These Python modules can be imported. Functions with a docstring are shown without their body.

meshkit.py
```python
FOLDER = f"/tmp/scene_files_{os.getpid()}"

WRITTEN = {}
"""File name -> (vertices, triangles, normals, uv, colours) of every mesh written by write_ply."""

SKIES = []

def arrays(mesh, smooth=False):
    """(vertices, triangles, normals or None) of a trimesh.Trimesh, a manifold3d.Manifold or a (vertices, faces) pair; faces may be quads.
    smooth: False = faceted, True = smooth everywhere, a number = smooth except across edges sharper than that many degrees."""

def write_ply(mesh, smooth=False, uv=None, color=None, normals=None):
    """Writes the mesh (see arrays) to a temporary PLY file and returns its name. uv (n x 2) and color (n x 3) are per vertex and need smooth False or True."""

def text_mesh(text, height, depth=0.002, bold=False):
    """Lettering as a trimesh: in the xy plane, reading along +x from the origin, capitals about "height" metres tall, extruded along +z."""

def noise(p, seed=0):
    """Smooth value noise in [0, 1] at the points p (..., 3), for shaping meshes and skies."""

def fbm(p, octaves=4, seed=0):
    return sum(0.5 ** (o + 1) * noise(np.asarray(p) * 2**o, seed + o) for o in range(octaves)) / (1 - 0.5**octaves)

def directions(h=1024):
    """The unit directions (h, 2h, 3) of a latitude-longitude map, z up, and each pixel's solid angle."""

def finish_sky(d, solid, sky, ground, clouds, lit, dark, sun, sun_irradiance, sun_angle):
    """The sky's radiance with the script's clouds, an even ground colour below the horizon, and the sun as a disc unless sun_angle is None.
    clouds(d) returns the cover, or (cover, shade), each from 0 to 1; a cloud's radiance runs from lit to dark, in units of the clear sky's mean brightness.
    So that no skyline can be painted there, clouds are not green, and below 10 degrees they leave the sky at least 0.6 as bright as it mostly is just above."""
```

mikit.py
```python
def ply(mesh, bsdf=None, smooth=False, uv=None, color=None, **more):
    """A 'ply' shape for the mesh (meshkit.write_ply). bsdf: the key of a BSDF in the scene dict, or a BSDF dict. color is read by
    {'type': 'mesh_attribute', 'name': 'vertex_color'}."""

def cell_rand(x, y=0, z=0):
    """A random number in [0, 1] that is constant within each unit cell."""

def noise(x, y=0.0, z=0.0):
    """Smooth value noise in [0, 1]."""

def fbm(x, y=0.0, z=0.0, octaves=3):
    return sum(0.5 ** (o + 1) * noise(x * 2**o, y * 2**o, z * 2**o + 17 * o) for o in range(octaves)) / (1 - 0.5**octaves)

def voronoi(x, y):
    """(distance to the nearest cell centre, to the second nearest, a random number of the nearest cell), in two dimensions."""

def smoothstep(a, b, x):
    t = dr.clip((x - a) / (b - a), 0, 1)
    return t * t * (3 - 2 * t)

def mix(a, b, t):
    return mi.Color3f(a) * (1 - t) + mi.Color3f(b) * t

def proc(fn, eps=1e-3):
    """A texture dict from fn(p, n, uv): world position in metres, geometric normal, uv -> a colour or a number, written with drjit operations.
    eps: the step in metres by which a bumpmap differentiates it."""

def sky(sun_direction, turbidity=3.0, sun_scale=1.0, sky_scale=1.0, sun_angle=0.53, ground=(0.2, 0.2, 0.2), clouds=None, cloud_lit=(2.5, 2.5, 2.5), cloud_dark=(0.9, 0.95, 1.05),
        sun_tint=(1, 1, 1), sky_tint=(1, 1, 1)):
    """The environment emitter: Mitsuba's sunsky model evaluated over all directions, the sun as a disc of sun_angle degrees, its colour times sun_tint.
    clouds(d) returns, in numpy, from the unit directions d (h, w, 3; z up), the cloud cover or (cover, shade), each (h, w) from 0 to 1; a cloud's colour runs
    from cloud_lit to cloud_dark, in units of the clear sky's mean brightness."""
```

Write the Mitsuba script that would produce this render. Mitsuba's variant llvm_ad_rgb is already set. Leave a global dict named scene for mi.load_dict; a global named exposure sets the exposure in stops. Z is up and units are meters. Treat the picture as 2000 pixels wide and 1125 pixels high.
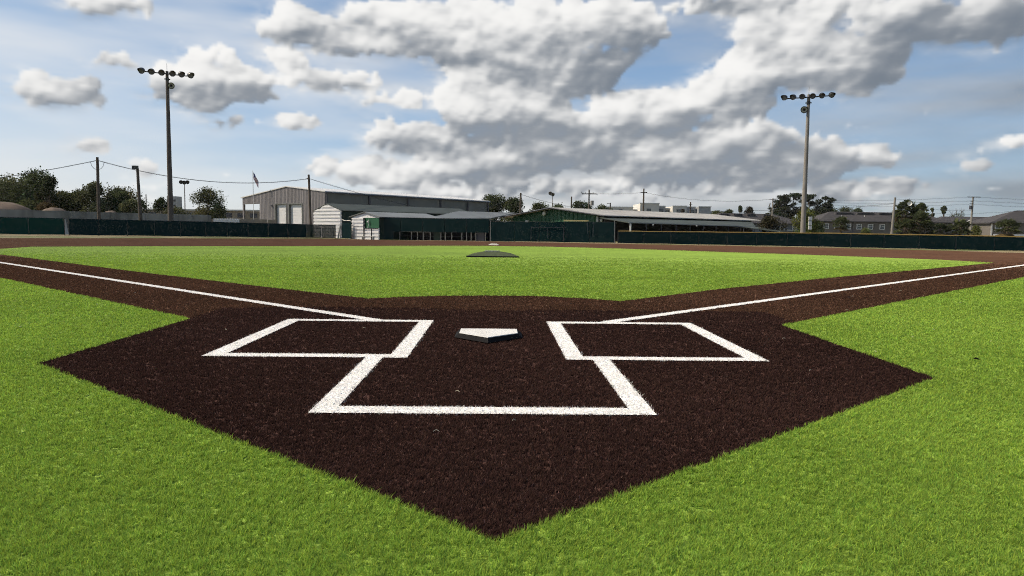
import math
import numpy as np
import trimesh
import shapely
from shapely.geometry import Polygon, LineString, box as sbox
import drjit as dr
import mitsuba as mi
import mikit
import meshkit
from mikit import noise, fbm, smoothstep, mix, cell_rand, voronoi

scene, labels = {}, {}
T = mi.ScalarTransform4f

# ------------------------------------------------------------------ camera, sky, exposure
EYE = 0.8046
PITCH, ROLL, YAW, FOV = 0.07972, 0.01175, 0.01970, 70.50
fwd = np.array([math.sin(YAW) * math.cos(PITCH), math.cos(YAW) * math.cos(PITCH), -math.sin(PITCH)])
right = np.array([math.cos(YAW), -math.sin(YAW), 0.0])
upv = np.cross(right, fwd)
upv = upv * math.cos(ROLL) - right * math.sin(ROLL)
org = np.array([0.0, 0.0, EYE])
scene['camera'] = {'type': 'perspective', 'fov': FOV, 'fov_axis': 'x', 'near_clip': 0.05, 'far_clip': 6000.0,
                   'to_world': T().look_at(origin=org.tolist(), target=(org + fwd).tolist(), up=upv.tolist())}
SUN_AZ, SUN_EL = -86.0, 40.0          # degrees, clockwise from straight ahead
sun = [math.sin(math.radians(SUN_AZ)) * math.cos(math.radians(SUN_EL)),
       math.cos(math.radians(SUN_AZ)) * math.cos(math.radians(SUN_EL)), math.sin(math.radians(SUN_EL))]

# cloud masses: azimuth, elevation, half width, half height (degrees), greyness
CLOUDS = [
    (-30.3, 8.7, 2.9, 1.3, .1), (-32.1, 9.0, 1.2, .8, 0), (-27.6, 14.7, 3.3, .8, 0), (-26.9, 11, 1.7, .5, 0), (-22.6, 9.7, 2.7, 1.6, .15),
    (-20.6, 11.5, 2.4, 1, 0), (-18.9, 10.1, 2.1, 1.2, 0), (-13.8, 11, 4.8, .8, .05), (-16, 12.1, 1.7, .8, 0), (-8.5, 9.9, 3.5, .7, 0),
    (-20.4, 7.5, 1.5, .45, 0), (-15.3, 7.9, 1.8, .8, 0), (-15.6, 14.5, 2.6, 1.6, .15), (-12.3, 14.1, 2.9, 1.5, .05), (-8.5, 14.7, 3.5, 1.9, 0),
    (-3.8, 14.9, 4.7, 2.4, .05), (1.7, 14.6, 5.1, 2.6, .1), (8, 15, 4.7, 2.4, .3), (-1, 11.7, 3.5, 1.9, 0), (-2.2, 9.7, 2.8, 2, 0),
    (1, 8.7, 5.2, 2.4, .3), (-7.7, 6.9, 3.1, 1.2, .1), (-4.6, 6.8, 3.5, 1.3, .25), (-12.7, 4.5, 1.7, .8, 0), (-10.1, 4.4, 2.7, 1, .1),
    (-6.9, 4, 3.5, 1.1, .15), (-1.8, 4.9, 5.5, 1.7, .45), (5, 6.8, 6, 2.4, .5), (9.7, 8.8, 3.5, 1.8, .3), (12.8, 8.9, 3.1, 1.9, .25),
    (14.6, 9.9, 1.9, 1.2, .1), (17.2, 10, 3.7, 2.1, .1), (19.6, 12.7, 2.8, 2.7, 0), (22.8, 12.5, 3.1, 2.5, .15), (26.1, 11.9, 2.9, 2.3, .55),
    (19.9, 16.2, 4.2, 1.0, .9), (24, 15.5, 4, 1.1, .75), (29.2, 14.3, 4, 1.5, .95), (33.6, 13.9, 4.5, 1.6, .95), (16, 16.5, 4, .8, .7), (26.6, 10.0, .9, .8, 0),
    (12.9, 5.6, 6.1, 2, .5), (18.5, 5.9, 4.8, 2.2, .45), (23.1, 5.2, 3.1, 1.8, .5), (27.3, 5.6, 2.1, .9, .3), (28.5, 3.3, 3, .8, 0),
    (25.2, 3, 2.2, .9, .35), (33.6, 4.9, 1.2, .6, .15), (-28.5, 5.4, .9, .25, 0), (-25.7, 4.1, 1.2, .4, 0), (5, 3.2, 13.8, .8, .3),
    (20.3, 3.8, 4.5, .9, .35), (-3.8, 2.7, 7.2, .6, .1), (4.9, 11.7, 3.6, 1.8, .3), (8.0, 12.2, 1.6, 1.6, .35), (36, 6, 1, .4, .1),
]


WAY = 1                                # map columns run against the azimuth


def cumulus(w, rows, az0, cols):
    """Heaped-up round puffs for every cloud mass: their height map, greyness and cover on a grid of degrees."""
    rng = np.random.default_rng(11)
    step = 360.0 / w
    X = az0 + (np.arange(cols) + .5) * step
    Y = (rows - .5 - np.arange(rows)) * step                     # elevation, top row first
    H = np.full((rows, cols), -9.0)
    G = np.zeros((rows, cols))
    for ci, (a, e, ra, re, g) in enumerate(CLOUDS):
        base = e - re * .80
        n = int(np.clip(26 + 16 * ra * re, 26, 170))
        lift = rng.uniform(0, .5)
        for k in range(n):
            t, r = rng.uniform(0, 2 * math.pi), math.sqrt(rng.uniform()) * .92
            cx, cy = a + ra * r * math.cos(t), e + re * r * math.sin(t)
            big = min(re, ra)
            s = big * (.50 * (1 - r) + .12 + .16 * rng.uniform()) * (.55 if k % 3 else 1.0)
            s = float(np.clip(s, .16, 1.15))
            cy = max(cy, base + .35 * s)
            cz = lift + .55 * big * math.sqrt(max(0, 1 - r * r)) * rng.uniform(.6, 1.0) - .25 * g
            kids = [(cx, cy, cz, s)]
            for j in range(5):
                u = rng.normal(size=3)
                u /= np.linalg.norm(u)
                f = rng.uniform(.28, .5)
                kids.append((cx + u[0] * s * .8, max(cy + u[1] * s * .8, base + .1), cz + abs(u[2]) * s * .8, s * f))
            for x, y, z, q in kids:
                i0, i1 = np.searchsorted(X, (x - q, x + q))
                j0, j1 = rows - int((y + q) / step) - 1, rows - int((y - q) / step)
                j0, j1 = max(j0, 0), min(j1, rows)
                if i1 <= i0 or j1 <= j0:
                    continue
                dd = ((X[None, i0:i1] - x) ** 2 + (1.12 * (Y[j0:j1, None] - y)) ** 2) / (q * q)
                hh = np.where(dd < 1, z + q * np.sqrt(np.clip(1 - dd, 0, 1)), -9)
                part = H[j0:j1, i0:i1]
                up = hh > part
                part[up] = hh[up]
                G[j0:j1, i0:i1][up] = g
    return X, Y, H, G


def blur(f, n):
    for _ in range(n):
        f = (np.roll(f, 1, 0) + 2 * f + np.roll(f, -1, 0)) / 4
        f = (np.roll(f, 1, 1) + 2 * f + np.roll(f, -1, 1)) / 4
    return f


def clouds(d):
    h, w = d.shape[:2]
    az = np.degrees(np.arctan2(d[..., 0], d[..., 1]))
    el = np.degrees(np.arcsin(np.clip(d[..., 2], -1, 1)))
    q = d * np.array([1, 1, 1.35])
    soft = meshkit.fbm(q * np.array([5, 5, 14]), 5, 41) - .5
    px = w / 360.0
    step = 1 / px
    # the masses in view, looked up through a ragged warp
    rows, cols, az0 = int(26 * px), int(104 * px), -52.0
    X, Y, H, G = cumulus(w, rows, az0, cols)
    w1 = meshkit.fbm(q[-rows:] * 30, 5, 3) - .5
    w2 = meshkit.fbm(q[-rows:] * 30 + 7.7, 5, 9) - .5
    ca = np.clip(((az[-rows:] + 2.2 * w1 - az0) * px).astype(int), 0, cols - 1)
    cr = np.clip((rows - (el[-rows:] + 1.6 * w2) * px).astype(int), 0, rows - 1)
    H, G = H[cr, ca], G[cr, ca]
    on = blur((H > -5).astype(float), 2)
    Hf = np.where(H > -5, H, 0)
    Hs = blur(Hf, 1)
    dx = (np.roll(Hs, -1, 1) - np.roll(Hs, 1, 1)) / (2 * step)
    dx = dx * -WAY                                                        # columns run against the azimuth
    dy = (np.roll(Hs, 1, 0) - np.roll(Hs, -1, 0)) / (2 * step)
    nl = np.sqrt(1 + .55 * (dx * dx + dy * dy))
    lam = (.74 * dx * .74 - .74 * dy * .67 + .25) / nl
    Hb = blur(Hf, 14)
    dxb = (np.roll(Hb, -4, 1) - np.roll(Hb, 4, 1)) / (8 * step) * -WAY
    dyb = (np.roll(Hb, 4, 0) - np.roll(Hb, -4, 0)) / (8 * step)
    big = (.7 * dxb - .85 * dyb)
    dep = 0
    for s in (.5, 1.2, 2.0, 3.0):
        sx, sy = int(round(s * .75 * px)) * WAY, int(round(s * .8 * px))
        dep = dep + np.roll(np.roll(blur(on, 3), -sx, 1), sy, 0) * .25
    G = blur(G, 6)
    fine = meshkit.fbm(q[-rows:] * 110, 3, 77) - .5
    mid = meshkit.fbm(q[-rows:] * np.array([26, 26, 34]), 4, 88) - .5
    frag = meshkit.fbm(q[-rows:] * np.array([20, 20, 44]), 5, 91) - .5
    patch = meshkit.fbm(q[-rows:] * np.array([13, 13, 22]), 4, 95) - .5
    lit = .78 + .66 * lam + .46 * big - .52 * dep + .9 * soft[-rows:] - .85 * G + .30 * fine + 1.5 * mid + 2.3 * patch + 2.2 * frag
    lit = 1 / (1 + np.exp(-2.3 * (lit - .38)))
    cov = np.clip((on + .5 * fine + 1.15 * mid + .8 * frag - .30) / .42, 0, 1)
    cov = cov * cov * (3 - 2 * cov)
    # torn, thinning cloud on the lee side and under the bases
    lee = np.roll(np.roll(blur(on, 10), int(.9 * px) * WAY, 1), int(.35 * px), 0)
    cov = 1 - (1 - cov) * (1 - np.clip(lee * (.38 + 2.4 * frag + 1.2 * fine), 0, .75))
    cover, shade = np.zeros((h, w)), np.full((h, w), .3)
    cover[-rows:] = cov
    shade[-rows:] = np.clip(1 - lit, 0, 1)
    # the rest of the sky: scattered cumulus of the same kind
    field = np.clip(6.0 * (meshkit.fbm(q * 6.5 + 3.1, 5, 60) - .55), 0, 1)
    inside = np.clip((48 - np.abs(az)) / 6, 0, 1) * np.clip((23 - el) / 3, 0, 1)
    cover = cover * inside + field * (1 - inside)
    shade = shade * inside + np.clip(field * .8, .1, .6) * (1 - inside)
    # thin high veil, a grey bank of distant cloud low down on the right, a hazy band at the horizon
    streak = meshkit.fbm(q * np.array([4, 4, 30]), 5, 52) - .5
    lump = meshkit.fbm(q * np.array([12, 12, 30]), 5, 58) - .5
    veil = np.clip(.20 + 1.3 * soft + .5 * streak, 0, .6) * np.clip((60 - el) / 30, 0, 1)
    veil = veil + np.clip((az - 5) / 30, 0, 1) * .25 * inside
    glow = np.clip((-4 - az) / 26, 0, 1) * np.exp(-(el / 9) ** 2) * .7 * inside
    bank = np.clip(1.35 - np.abs((az - 9) / 21) ** 2 - np.abs((el - 3.6) / 3.6) ** 2 + 2.4 * lump + 1.0 * streak, 0, 1) * .85 * inside
    band = .45 * np.exp(-(el / 2.4) ** 2)
    vshade = np.clip(.34 + .014 * az - .5 * lump, .1, .9)
    bshade = np.clip(.48 + .012 * (az - 8) - 1.9 * lump - .9 * streak + .03 * (el - 3), .05, 1)
    thin = np.clip(1 - (1 - veil) * (1 - bank) * (1 - band) * (1 - glow), 0, .9)
    vshade = (vshade * (veil + band) + bshade * bank + .22 * glow) / np.maximum(veil + band + bank + glow, 1e-6)
    tot = 1 - (1 - cover) * (1 - thin)
    sh = (cover * shade + (1 - cover) * thin * vshade) / np.maximum(tot, 1e-6)
    return tot, sh


scene['sky'] = mikit.sky(sun, turbidity=3, sky_scale=.85, sun_tint=(.94, 1.0, 1.10), clouds=clouds, cloud_lit=(3.1, 3.07, 3.0), cloud_dark=(.60, .71, .86))
exposure = 2.05

# ------------------------------------------------------------------ helpers
def numbered(name):
    if not taken(name):
        return name
    k = 1
    while taken(f'{name}_{k:03d}'):
        k += 1
    return f'{name}_{k:03d}'


used = set()


def taken(name):
    return name in used


def thing(name, label, cat, group=None, kind=None):
    key = numbered(name)
    used.add(key)
    labels[key] = {'label': label, 'category': cat}
    if group:
        labels[key]['group'] = group
    if kind:
        labels[key]['kind'] = kind
    return key


def put(key, mesh, bsdf, smooth=False, color=None, **kw):
    used.add(key)
    scene[key] = mikit.ply(mesh, bsdf, smooth=smooth, color=color, **kw)
    return key


def part(parent, name, mesh, bsdf, smooth=False, color=None, label=None, kind=None, **kw):
    key = numbered(f'{parent}__{name}')
    put(key, mesh, bsdf, smooth, color, **kw)
    if label or kind:
        labels[key] = {}
        if label:
            labels[key]['label'] = label
        if kind:
            labels[key]['kind'] = kind
    return key


def one(name, mesh, bsdf, label, cat, group=None, kind=None, smooth=False, color=None):
    key = thing(name, label, cat, group, kind)
    return put(key, mesh, bsdf, smooth, color)


def structure(name, mesh, bsdf, label=None, smooth=False, color=None):
    key = numbered(name)
    put(key, mesh, bsdf, smooth, color)
    labels[key] = {'kind': 'structure'}
    if label:
        labels[key]['label'] = label
    return key


def cat(*ms):
    ms = [m for m in ms if m is not None]
    return trimesh.util.concatenate(ms)


def tm(v, f):
    f = np.asarray(f, int)
    if f.shape[1] == 4:
        f = np.vstack([f[:, [0, 1, 2]], f[:, [0, 2, 3]]])
    return trimesh.Trimesh(np.asarray(v, float), f, process=False)


def boxm(x0, x1, y0, y1, z0, z1):
    m = trimesh.creation.box((abs(x1 - x0), abs(y1 - y0), abs(z1 - z0)))
    m.apply_translation(((x0 + x1) / 2, (y0 + y1) / 2, (z0 + z1) / 2))
    return m


def obox(p, d, along, across, up):
    """Box: origin p, unit direction d in plan; along=(s0,s1), across=(t0,t1) to the left of d, up=(z0,z1)."""
    m = boxm(along[0], along[1], across[0], across[1], up[0], up[1])
    M = np.eye(4)
    M[:2, 0], M[:2, 1], M[:2, 3] = (d[0], d[1]), (-d[1], d[0]), (p[0], p[1])
    m.apply_transform(M)
    return m


def slab(pts, t):
    """Four corners in order, thickened downwards by t."""
    p = np.asarray(pts, float)
    if np.cross(p[1] - p[0], p[3] - p[0])[2] < 0:
        p = p[::-1]
    q = p - [0, 0, t]
    v = np.vstack([p, q])
    f = [[0, 1, 2, 3], [7, 6, 5, 4], [0, 4, 5, 1], [1, 5, 6, 2], [2, 6, 7, 3], [3, 7, 4, 0]]
    return tm(v, f)


def tube(pts, r, sides=6, cap=True):
    p = np.asarray(pts, float)
    n = len(p)
    r = np.broadcast_to(np.asarray(r, float), (n,))
    t = np.gradient(p, axis=0)
    t /= np.linalg.norm(t, axis=1, keepdims=True) + 1e-12
    ref = np.array([0, 0, 1.0]) if abs(t[0, 2]) < .9 else np.array([1.0, 0, 0])
    a = np.cross(t, ref)
    a /= np.linalg.norm(a, axis=1, keepdims=True) + 1e-12
    b = np.cross(t, a)
    ang = np.arange(sides) * 2 * math.pi / sides
    v = p[:, None] + r[:, None, None] * (np.cos(ang)[None, :, None] * a[:, None] + np.sin(ang)[None, :, None] * b[:, None])
    i, j = np.meshgrid(np.arange(n - 1), np.arange(sides), indexing='ij')
    f = np.stack([i * sides + j, (i + 1) * sides + j, (i + 1) * sides + (j + 1) % sides, i * sides + (j + 1) % sides], -1).reshape(-1, 4)
    f = np.vstack([f[:, [0, 1, 2]], f[:, [0, 2, 3]]])
    v = v.reshape(-1, 3)
    if cap:
        c0, c1 = len(v), len(v) + 1
        v = np.vstack([v, p[:1], p[-1:]])
        k = np.arange(sides)
        f = np.vstack([f, np.stack([k * 0 + c0, k, (k + 1) % sides], 1), np.stack([k * 0 + c1, (n - 1) * sides + (k + 1) % sides, (n - 1) * sides + k], 1)])
    return tm(v, f)


def zg(x, y):
    """Height of the ground: flat infield, outfield falling away gently for drainage."""
    x, y = np.asarray(x, float), np.asarray(y, float)
    t = np.clip((np.hypot(x, y) - 32) / 34, 0, 1)
    return -.41 * np.clip(.15 + .8 * (x + 46) / 27, .12, 1) * t * t * (3 - 2 * t)


def sheet(poly, lift, size=2.0):
    """A polygon in plan laid on the ground, cut fine enough to follow it."""
    parts = []
    for g in getattr(poly, 'geoms', [poly]):
        v, f = trimesh.creation.triangulate_polygon(g, engine='earcut')
        v3 = np.column_stack([v, np.zeros(len(v))])
        v3, f = trimesh.remesh.subdivide_to_size(v3, f, size, max_iter=12)
        n = np.cross(v3[f[:, 1]] - v3[f[:, 0]], v3[f[:, 2]] - v3[f[:, 0]])[:, 2]
        f = np.where(n[:, None] < 0, f[:, ::-1], f)
        v3[:, 2] = zg(v3[:, 0], v3[:, 1]) + lift
        parts.append(tm(v3, f))
    return cat(*parts)


# ------------------------------------------------------------------ materials
def rgb(*c):
    return {'type': 'rgb', 'value': list(map(float, c))}


def mat(name, color, rough=.6, spec=.3, metallic=0.0, two=True, **kw):
    c = mikit.proc(color) if callable(color) else rgb(*color)
    b = {'type': 'principled', 'base_color': c, 'roughness': rough, 'specular': spec, 'metallic': metallic, **kw}
    scene[name] = {'type': 'twosided', 'bsdf': b} if two else b


def bumped(name, color, height, scale, rough=.8, spec=.2, eps=2e-3):
    b = {'type': 'principled', 'base_color': mikit.proc(color) if callable(color) else rgb(*color), 'roughness': rough, 'specular': spec}
    scene[name] = {'type': 'twosided', 'bsdf': {'type': 'bumpmap', 'arbitrary': mikit.proc(height, eps), 'scale': scale, 'bsdf': b}}


def grime(base, amount=.25, scale=1.2, tint=(.5, .45, .38)):
    dark = tuple(a * t for a, t in zip(base, tint))
    return lambda p, n, uv: mix(base, dark, amount * smoothstep(.35, .75, fbm(p.x * scale, p.y * scale, p.z * scale * .6, 4)) + amount * .5 * noise(p.x * 9, p.y * 9, p.z * 3))


GREEN = (.258, .380, .064)
BROWN = (.082, .0440, .0285)                 # base paths, lighter; sheen at grazing angles partly put into the colour
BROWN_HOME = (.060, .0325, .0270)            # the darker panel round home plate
WHITE = (.78, .77, .745)


def turf_color(base, amt):
    def fn(p, n, uv):
        a = fbm(p.x * .55, p.y * .8, 0, 3)
        b = noise(p.x * 38, p.y * 22, 3)
        c = noise(p.x * 9, p.y * 5, 1)
        k = 1 + amt * (.7 * (a - .5) + .6 * (b - .5) + .35 * (c - .5))
        return mi.Color3f(*base) * k
    return fn


bumped('green_turf_far', turf_color((.195, .300, .046), .55), lambda p, n, uv: noise(p.x * 60, p.y * 40) + noise(p.x * 21, p.y * 15, 4), .02, rough=.75, spec=.15)
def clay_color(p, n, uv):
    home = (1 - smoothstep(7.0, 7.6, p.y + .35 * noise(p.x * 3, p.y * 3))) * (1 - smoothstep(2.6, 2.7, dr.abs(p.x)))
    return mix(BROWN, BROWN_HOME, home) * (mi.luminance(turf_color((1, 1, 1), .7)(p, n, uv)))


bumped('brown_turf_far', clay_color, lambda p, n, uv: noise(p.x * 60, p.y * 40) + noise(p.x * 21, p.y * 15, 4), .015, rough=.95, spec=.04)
bumped('white_turf', turf_color(WHITE, .2), lambda p, n, uv: noise(p.x * 90, p.y * 90), .008, rough=.7)
vc = {'type': 'mesh_attribute', 'name': 'vertex_color'}
scene['green_fibre'] = {'type': 'principledthin', 'base_color': vc, 'roughness': .5, 'diff_trans': .8, 'eta': 1.35}
scene['brown_fibre'] = {'type': 'principledthin', 'base_color': vc, 'roughness': .55, 'diff_trans': .7, 'eta': 1.3}
scene['white_fibre'] = {'type': 'principledthin', 'base_color': vc, 'roughness': .55, 'diff_trans': .7, 'eta': 1.35}
scene['foliage'] = {'type': 'principledthin', 'base_color': vc, 'roughness': .6, 'diff_trans': .7, 'eta': 1.3}
bumped('dry_ground', lambda p, n, uv: mix((.20, .165, .10), (.105, .12, .045), smoothstep(.38, .62, fbm(p.x * .25, p.y * .25, 0, 4))) * (.8 + .4 * noise(p.x * 6, p.y * 6)), lambda p, n, uv: noise(p.x * 12, p.y * 12), .03)
mat('bark', grime((.085, .066, .05), .5, 3), .9)
mat('plate_white', grime((.60, .60, .585), .30, 9, (.74, .69, .62)), .6)
mat('black_rubber', (.010, .010, .011), .8, .08)
mat('mound_olive', lambda p, n, uv: mi.Color3f(.042, .054, .021) * (.75 + .5 * noise(p.x * 40, p.y * 40, p.z * 40)), .8)
mat('base_white', grime((.48, .465, .42), .3, 8), .6)
mat('screen_dark', lambda p, n, uv: mix((.0048, .0170, .0185), (.0080, .0240, .0255), fbm(p.x * .9, p.y * .9, p.z * 2.2, 3)), .9, .02)
mat('screen_green', lambda p, n, uv: mix((.0055, .032, .026), (.008, .042, .034), fbm(p.x * .7, p.y * .7, p.z * 2, 3)), .9, .02)
mat('screen_black', lambda p, n, uv: mix((.0012, .0062, .0078), (.0030, .0105, .0125), fbm(p.x * .8, p.y * .8, p.z * 2.4, 3)), .9, .02)
scene['screen_sheer'] = {'type': 'mask', 'opacity': .92, 'bsdf': {'type': 'twosided', 'bsdf': {'type': 'principled', 'base_color': rgb(.004, .020, .017), 'roughness': .75, 'specular': .1}}}
mat('fence_post', (.012, .014, .013), .5, .4)
mat('galvanised', grime((.36, .37, .37), .3, 2), .45, .4, .4)
mat('cap_yellow', grime((.20, .135, .035), .35, 1.5), .5)
mat('concrete', lambda p, n, uv: mix((.25, .24, .22), (.12, .115, .105), smoothstep(.35, .7, fbm(p.x * .8, p.y * .8, p.z * .25, 4)) * .8 + .2 * noise(p.x * 3, p.y * 3, p.z * .4)), .9)
mat('pole_concrete', grime((.095, .083, .074), .3, 1.0), .85)
mat('pole_grey', grime((.20, .19, .175), .25, 1.0), .8)
mat('pole_wood', grime((.085, .072, .060), .45, 2.2), .9)
mat('black_metal', (.013, .013, .014), .4, .5)
mat('lamp_glass', (.10, .11, .12), .12, .6)
mat('lamp_inside', (.32, .33, .34), .3, .5, .5)
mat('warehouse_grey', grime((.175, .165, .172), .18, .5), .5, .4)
mat('warehouse_shaded', grime((.115, .122, .118), .2, .4), .55, .35)  # same cladding as the front, shade of the turned-away side put into the colour
mat('trim_dark', (.045, .048, .060), .5)
mat('trim_pale', (.55, .55, .54), .5)
mat('door_white', grime((.58, .59, .61), .12, .8), .45)
mat('siding_white', grime((.60, .605, .62), .15, 1.0, (.7, .68, .64)), .4)
mat('roof_green', grime((.050, .062, .055), .3, .6), .6)
mat('roof_pale', grime((.36, .35, .325), .35, .5), .5)
mat('roof_tin', grime((.17, .185, .185), .3, .5), .45)
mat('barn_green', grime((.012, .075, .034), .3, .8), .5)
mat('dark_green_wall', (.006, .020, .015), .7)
mat('dark_inside', (.010, .010, .011), .9)  # near-black: shade of the open interiors put into the wall colour
mat('house_taupe', grime((.115, .105, .095), .15, .6), .8)
mat('house_blue', grime((.11, .125, .145), .15, .6), .8)
mat('shingle', lambda p, n, uv: mi.Color3f(.042, .040, .043) * (.75 + .5 * noise(p.x * 1.5, p.y * 1.5, p.z * 6)), .9)
mat('window_glass', (.05, .065, .075), .08, .7)
mat('apartment_cream', grime((.50, .49, .46), .15, .2), .8)
mat('apartment_grey', grime((.30, .31, .32), .15, .2), .8)
mat('tan_wall', grime((.25, .215, .17), .3, .6), .9)
mat('soil', lambda p, n, uv: mix((.18, .14, .11), (.10, .072, .055), fbm(p.x * .8, p.y * .8, p.z * .8, 4)), .95)
mat('sign_white', (.62, .62, .60), .6)
mat('yellow_pale', grime((.50, .44, .20), .3, 1.5), .5)
mat('cloth_red', (.28, .03, .04), .8)
mat('cloth_blue', (.02, .03, .12), .8)
mat('cloth_white', (.6, .6, .6), .8)
mat('leaf_dark', (.012, .012, .009), .9)

# ------------------------------------------------------------------ ground and field
xs = np.unique(np.concatenate([np.array([-4000, -1500, -600, -300, -180, -120]), np.linspace(-100, 100, 67), np.array([120, 180, 300, 600, 1500, 4000])]))
ys = np.unique(np.concatenate([np.array([-3000, -800, -200, -60, -20]), np.linspace(-10, 122, 45), np.array([140, 180, 300, 600, 1500, 5000])]))
gx, gy = np.meshgrid(xs, ys)
gi = np.arange(len(ys) - 1)[:, None] * len(xs) + np.arange(len(xs) - 1)[None]
gf = np.stack([gi, gi + 1, gi + len(xs) + 1, gi + len(xs)], -1).reshape(-1, 4)
structure('ground', tm(np.column_stack([gx.ravel(), gy.ravel(), zg(gx.ravel(), gy.ravel()) - .012]), gf), 'dry_ground')

skin = Polygon([(-30, -12), (30, -12), (60, 20), (38.6, 50), (35.0, 57.2), (29.0, 63.0), (20.8, 67.4), (11.8, 71.0), (-.9, 76.6), (-13, 79), (-18.6, 82), (-30.1, 64), (-35.4, 52.3), (-60, 30)])
foul_left = Polygon([(-2.67, 6.31), (-7.41, 10.91), (-30, 32.9), (-60, 32), (-60, -12), (0, -12), (0, 1.81), (-2.65, 4.19)])
foul_right = Polygon([(0, 1.81), (2.46, 3.97), (2.48, 6.23), (10.26, 13.92), (30, 33.4), (60, 25), (60, -12), (0, -12)])
infield = Polygon([(1.41, 8.25), (3.09, 10.14), (5.71, 12.75), (14.75, 21.25), (14.45, 23.4), (12.03, 26.95), (9.12, 30.08), (5.52, 34.3), (2.3, 37.4), (-.3, 37.9), (-1.89, 36.9), (-6.39, 33.31),
                   (-10.22, 30.83), (-13.66, 29.03), (-16.84, 26.52), (-16.2, 24.0), (-15.9, 22.2), (-13.25, 19.53), (-9.94, 16.3), (-6.59, 13.01), (-3.31, 9.94), (-1.48, 8.29), (-1.12, 8.52), (-.75, 8.68), (-.14, 8.83), (.49, 8.8), (1.08, 8.55)])
green_area = shapely.union_all([foul_left.union(foul_right), infield])
clay = skin.difference(green_area)
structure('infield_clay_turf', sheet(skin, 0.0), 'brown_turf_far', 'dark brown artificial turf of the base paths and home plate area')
structure('foul_ground_turf', sheet(foul_left.union(foul_right), .004), 'green_turf_far', 'bright green artificial turf around the home plate area')
structure('infield_turf', sheet(infield, .004), 'green_turf_far', 'bright green artificial turf inside the base paths')


def ring(x0, x1, y0, y1, w=.115):
    return sbox(x0, y0, x1, y1).difference(sbox(x0 + w, y0 + w, x1 - w, y1 - w))


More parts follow.
